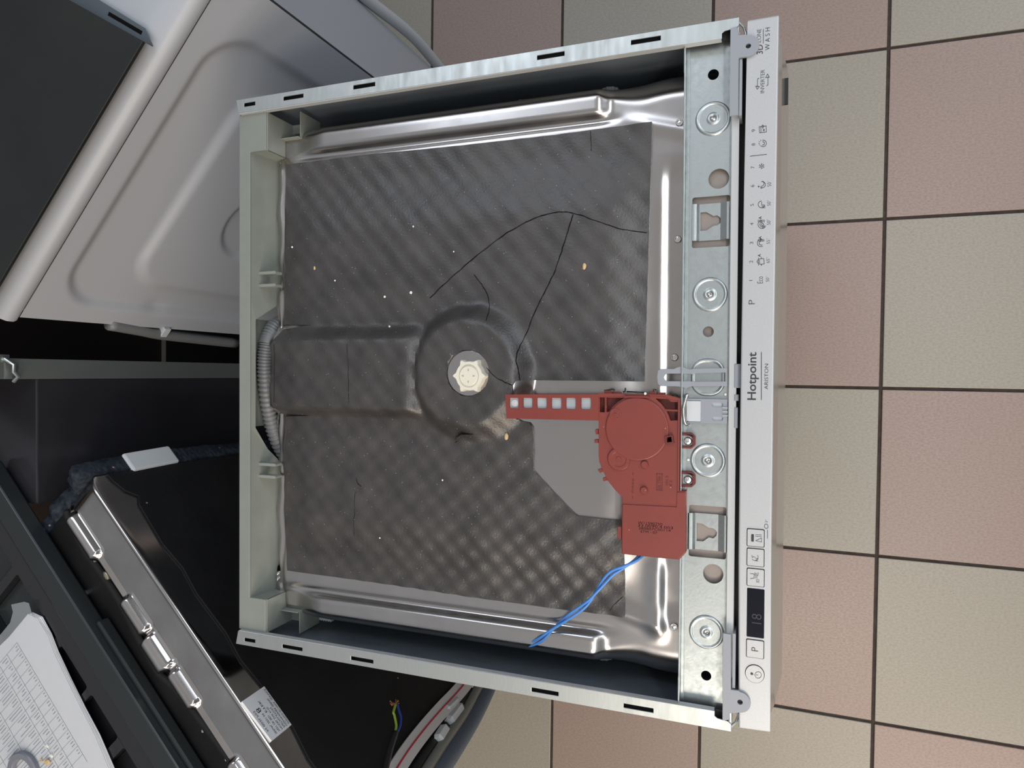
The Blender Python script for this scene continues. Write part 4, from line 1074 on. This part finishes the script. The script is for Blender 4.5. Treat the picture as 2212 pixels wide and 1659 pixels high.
tag(o, 'ragged blue-grey felt insulation wrapped around the corner of the stripped dishwasher', 'insulation')
bm = newbm(); plate(bm, [(-.034, -.022), (-.034, .006), (-.003, .006), (-.003, -.022)], .655, .735)
for v in bm.verts:
    if v.co.z > .7: v.co.x += .006
    else: v.co.x += .002
o = put('foam_block', bm, FOAM, bevel=.003); o.location = E0; o.rotation_euler = (0, 0, tang)
tag(o, 'white foam block caught in the blue-grey felt', 'foam')

# ------------------------------------------------------------------ black moulded tray lying on the stripped tub
TRY = empty('black_frame_tray', 'black glossy moulded frame with rectangular cells lying at the lower left', 'tray', E0, tang)
tz = .7950
bm = newbm()
cells = []
for a, b in ((-.11, -.085), (-.075, .006), (.019, .120), (.133, .197), (.207, .270), (.284, .39)):
    cells.append(rr(a, b, -.245, -.163, .004, 3))
plate(bm, [(-.125, -.118), (.56, -.118), (.56, -.40), (-.125, -.40)], tz + .005, tz + .021, cells)
put('frame_body', bm, BLKGL, TRY, bevel=.0015)
bm = newbm()
secr = [(-.108, tz), (-.1055, tz + .004), (-.1062, tz + .0215), (-.1078, tz + .0235), (-.1350, tz + .0240), (-.1385, tz + .0225), (-.139, tz + .010)]
loft(bm, [[(-.125, y, z) for y, z in secr], [(.56, y, z) for y, z in secr]], cap0=True, cap1=True)
label(put('outer_rim', bm, BLKSAT, TRY, bevel=.0008), 'satin black flat rim strip')
bm = newbm(); box(bm, .145, .56, -.1058, -.0995, tz - .001, tz + .014)
label(put('lower_ledge', bm, BLKSAT, TRY, bevel=.002), 'narrow bluish lower ledge')
for k_, c in enumerate(cells):
    xs = [q[0] for q in c]
    bm = newbm(); box(bm, min(xs) + .0005, max(xs) - .0005, -.2445, -.1635, tz + .004, tz + .009)
    put('cell_floor', bm, BLKSAT if k_ < 3 else BLKGL, TRY)

# ------------------------------------------------------------------ papers in a clear sleeve
PPZ = tz + .0225
PB = empty('paper_stack', 'stack of printed table sheets in a clear plastic sleeve at the lower left corner', 'papers', (0, 0, 0))
shp = [(20, 1375), (62, 1326), (82, 1336), (103, 1372), (118, 1410), (146, 1470), (175, 1530), (206, 1590), (236, 1659), (262, 1720), (-120, 1790), (-170, 1560)]
for k_ in range(4):
    off = [(a + (3 - k_) * 3.2 + random.uniform(-1, 1), b - (3 - k_) * 1.2) for a, b in shp]
    z = PPZ + .0010 * k_
    bm = newbm(); plate(bm, PL(off, z), z, z + .0006); put('paper_sheet', bm, PAPER, PB)
zt = PPZ + .0010 * 3 + .0008
ulen = Vector((214 - 62, 1659 - 1326)).normalized()      # along the long edge in the picture
o_ = Vector(P(40, 1370, zt)); dv = (Vector(P(200, 1640, zt)) - o_).normalized(); dn = Vector((-dv.y, dv.x)); 
if dn.x > 0: dn = -dn
INKG = mat('faint_print', lin(96, 98, 108), .7)
bm = newbm()
def ln(a0, b0, a1, b1, w): 
    p = o_ + dv * a0 + dn * b0; q = o_ + dv * a1 + dn * b1
    strip_line(bm, [(p.x, p.y), (q.x, q.y)], w, zt - .0001, zt + .0001)
for k_ in range(15): ln(.012 * k_ + .006, .010, .012 * k_ + .006, .17, .0004)
for b_ in (.010, .036, .058, .10, .14): ln(.006, b_, .185, b_, .0005)
put('table_rule', bm, INKG, PB)
bm = newbm()
for k_ in range(14):
    for b0, b1 in ((.013, .020), (.040, .052), (.062, .092), (.104, .132)):
        for r_ in range(2):
            ln(.012 * k_ + .0095 + .004 * r_, b0, .012 * k_ + .0095 + .004 * r_, b0 + (b1 - b0) * random.uniform(.3, 1), .0009)
put('printed_text', bm, INKG, PB)
bm = newbm()
slv = [(-160, 1500), (0, 1372), (22, 1345), (28, 1322), (24, 1306), (52, 1300), (62, 1303), (70, 1330), (92, 1352), (108, 1375), (124, 1412), (152, 1470), (212, 1590), (246, 1659), (275, 1730), (-150, 1800)]
plate(bm, PL(slv, zt + .0015), zt + .0012, zt + .0016)
label(put('plastic_sleeve', bm, POLY, PB), 'clear polythene sleeve over the papers')
tr_ = P(55, 1668, zt + .002)
bm = newbm(); loft(bm, [[(tr_[0] + r * math.cos(2 * PI * i / 40), tr_[1] + r * math.sin(2 * PI * i / 40), z) for i in range(40)] for r, z in ((.027, zt + .0017), (.0275, zt + .006), (.026, zt + .0075), (.0195, zt + .0075), (.018, zt + .006), (.018, zt + .0017))], cap1=False)
o = put('grey_ring', bm, mat('translucent_grey', lin(120, 122, 132), .3), smooth=True); tag(o, 'smoky grey plastic ring lying on the sleeved papers', 'ring')
for (a, b, r, m_, wh) in ((104, 1645, .0034, CRUMBT, 'largest of the yellow foam crumbs beside the grey ring'), (112, 1632, .0022, CRUMB, 'small pale foam crumb just right of the largest one'), (103, 1611, .0020, CRUMB, 'small foam crumb set apart above the grey ring'), (90, 1642, .0019, CRUMBT, 'small yellow foam crumb touching the grey ring side')):
    x, y = P(a, b, zt + .002)
    bm = newbm(); bmesh.ops.create_icosphere(bm, subdivisions=2, radius=r)
    for v in bm.verts: v.co *= 1 + .5 * noise.noise(v.co * 900); v.co.z *= .5; v.co.x *= 1.4
    o = put('foam_crumb', bm, m_); o.location = (x, y, zt + .0016 + r * .5)
    tag(o, wh + ' on the clear sleeve', 'crumb', 'yellow crumbs on the sleeve')
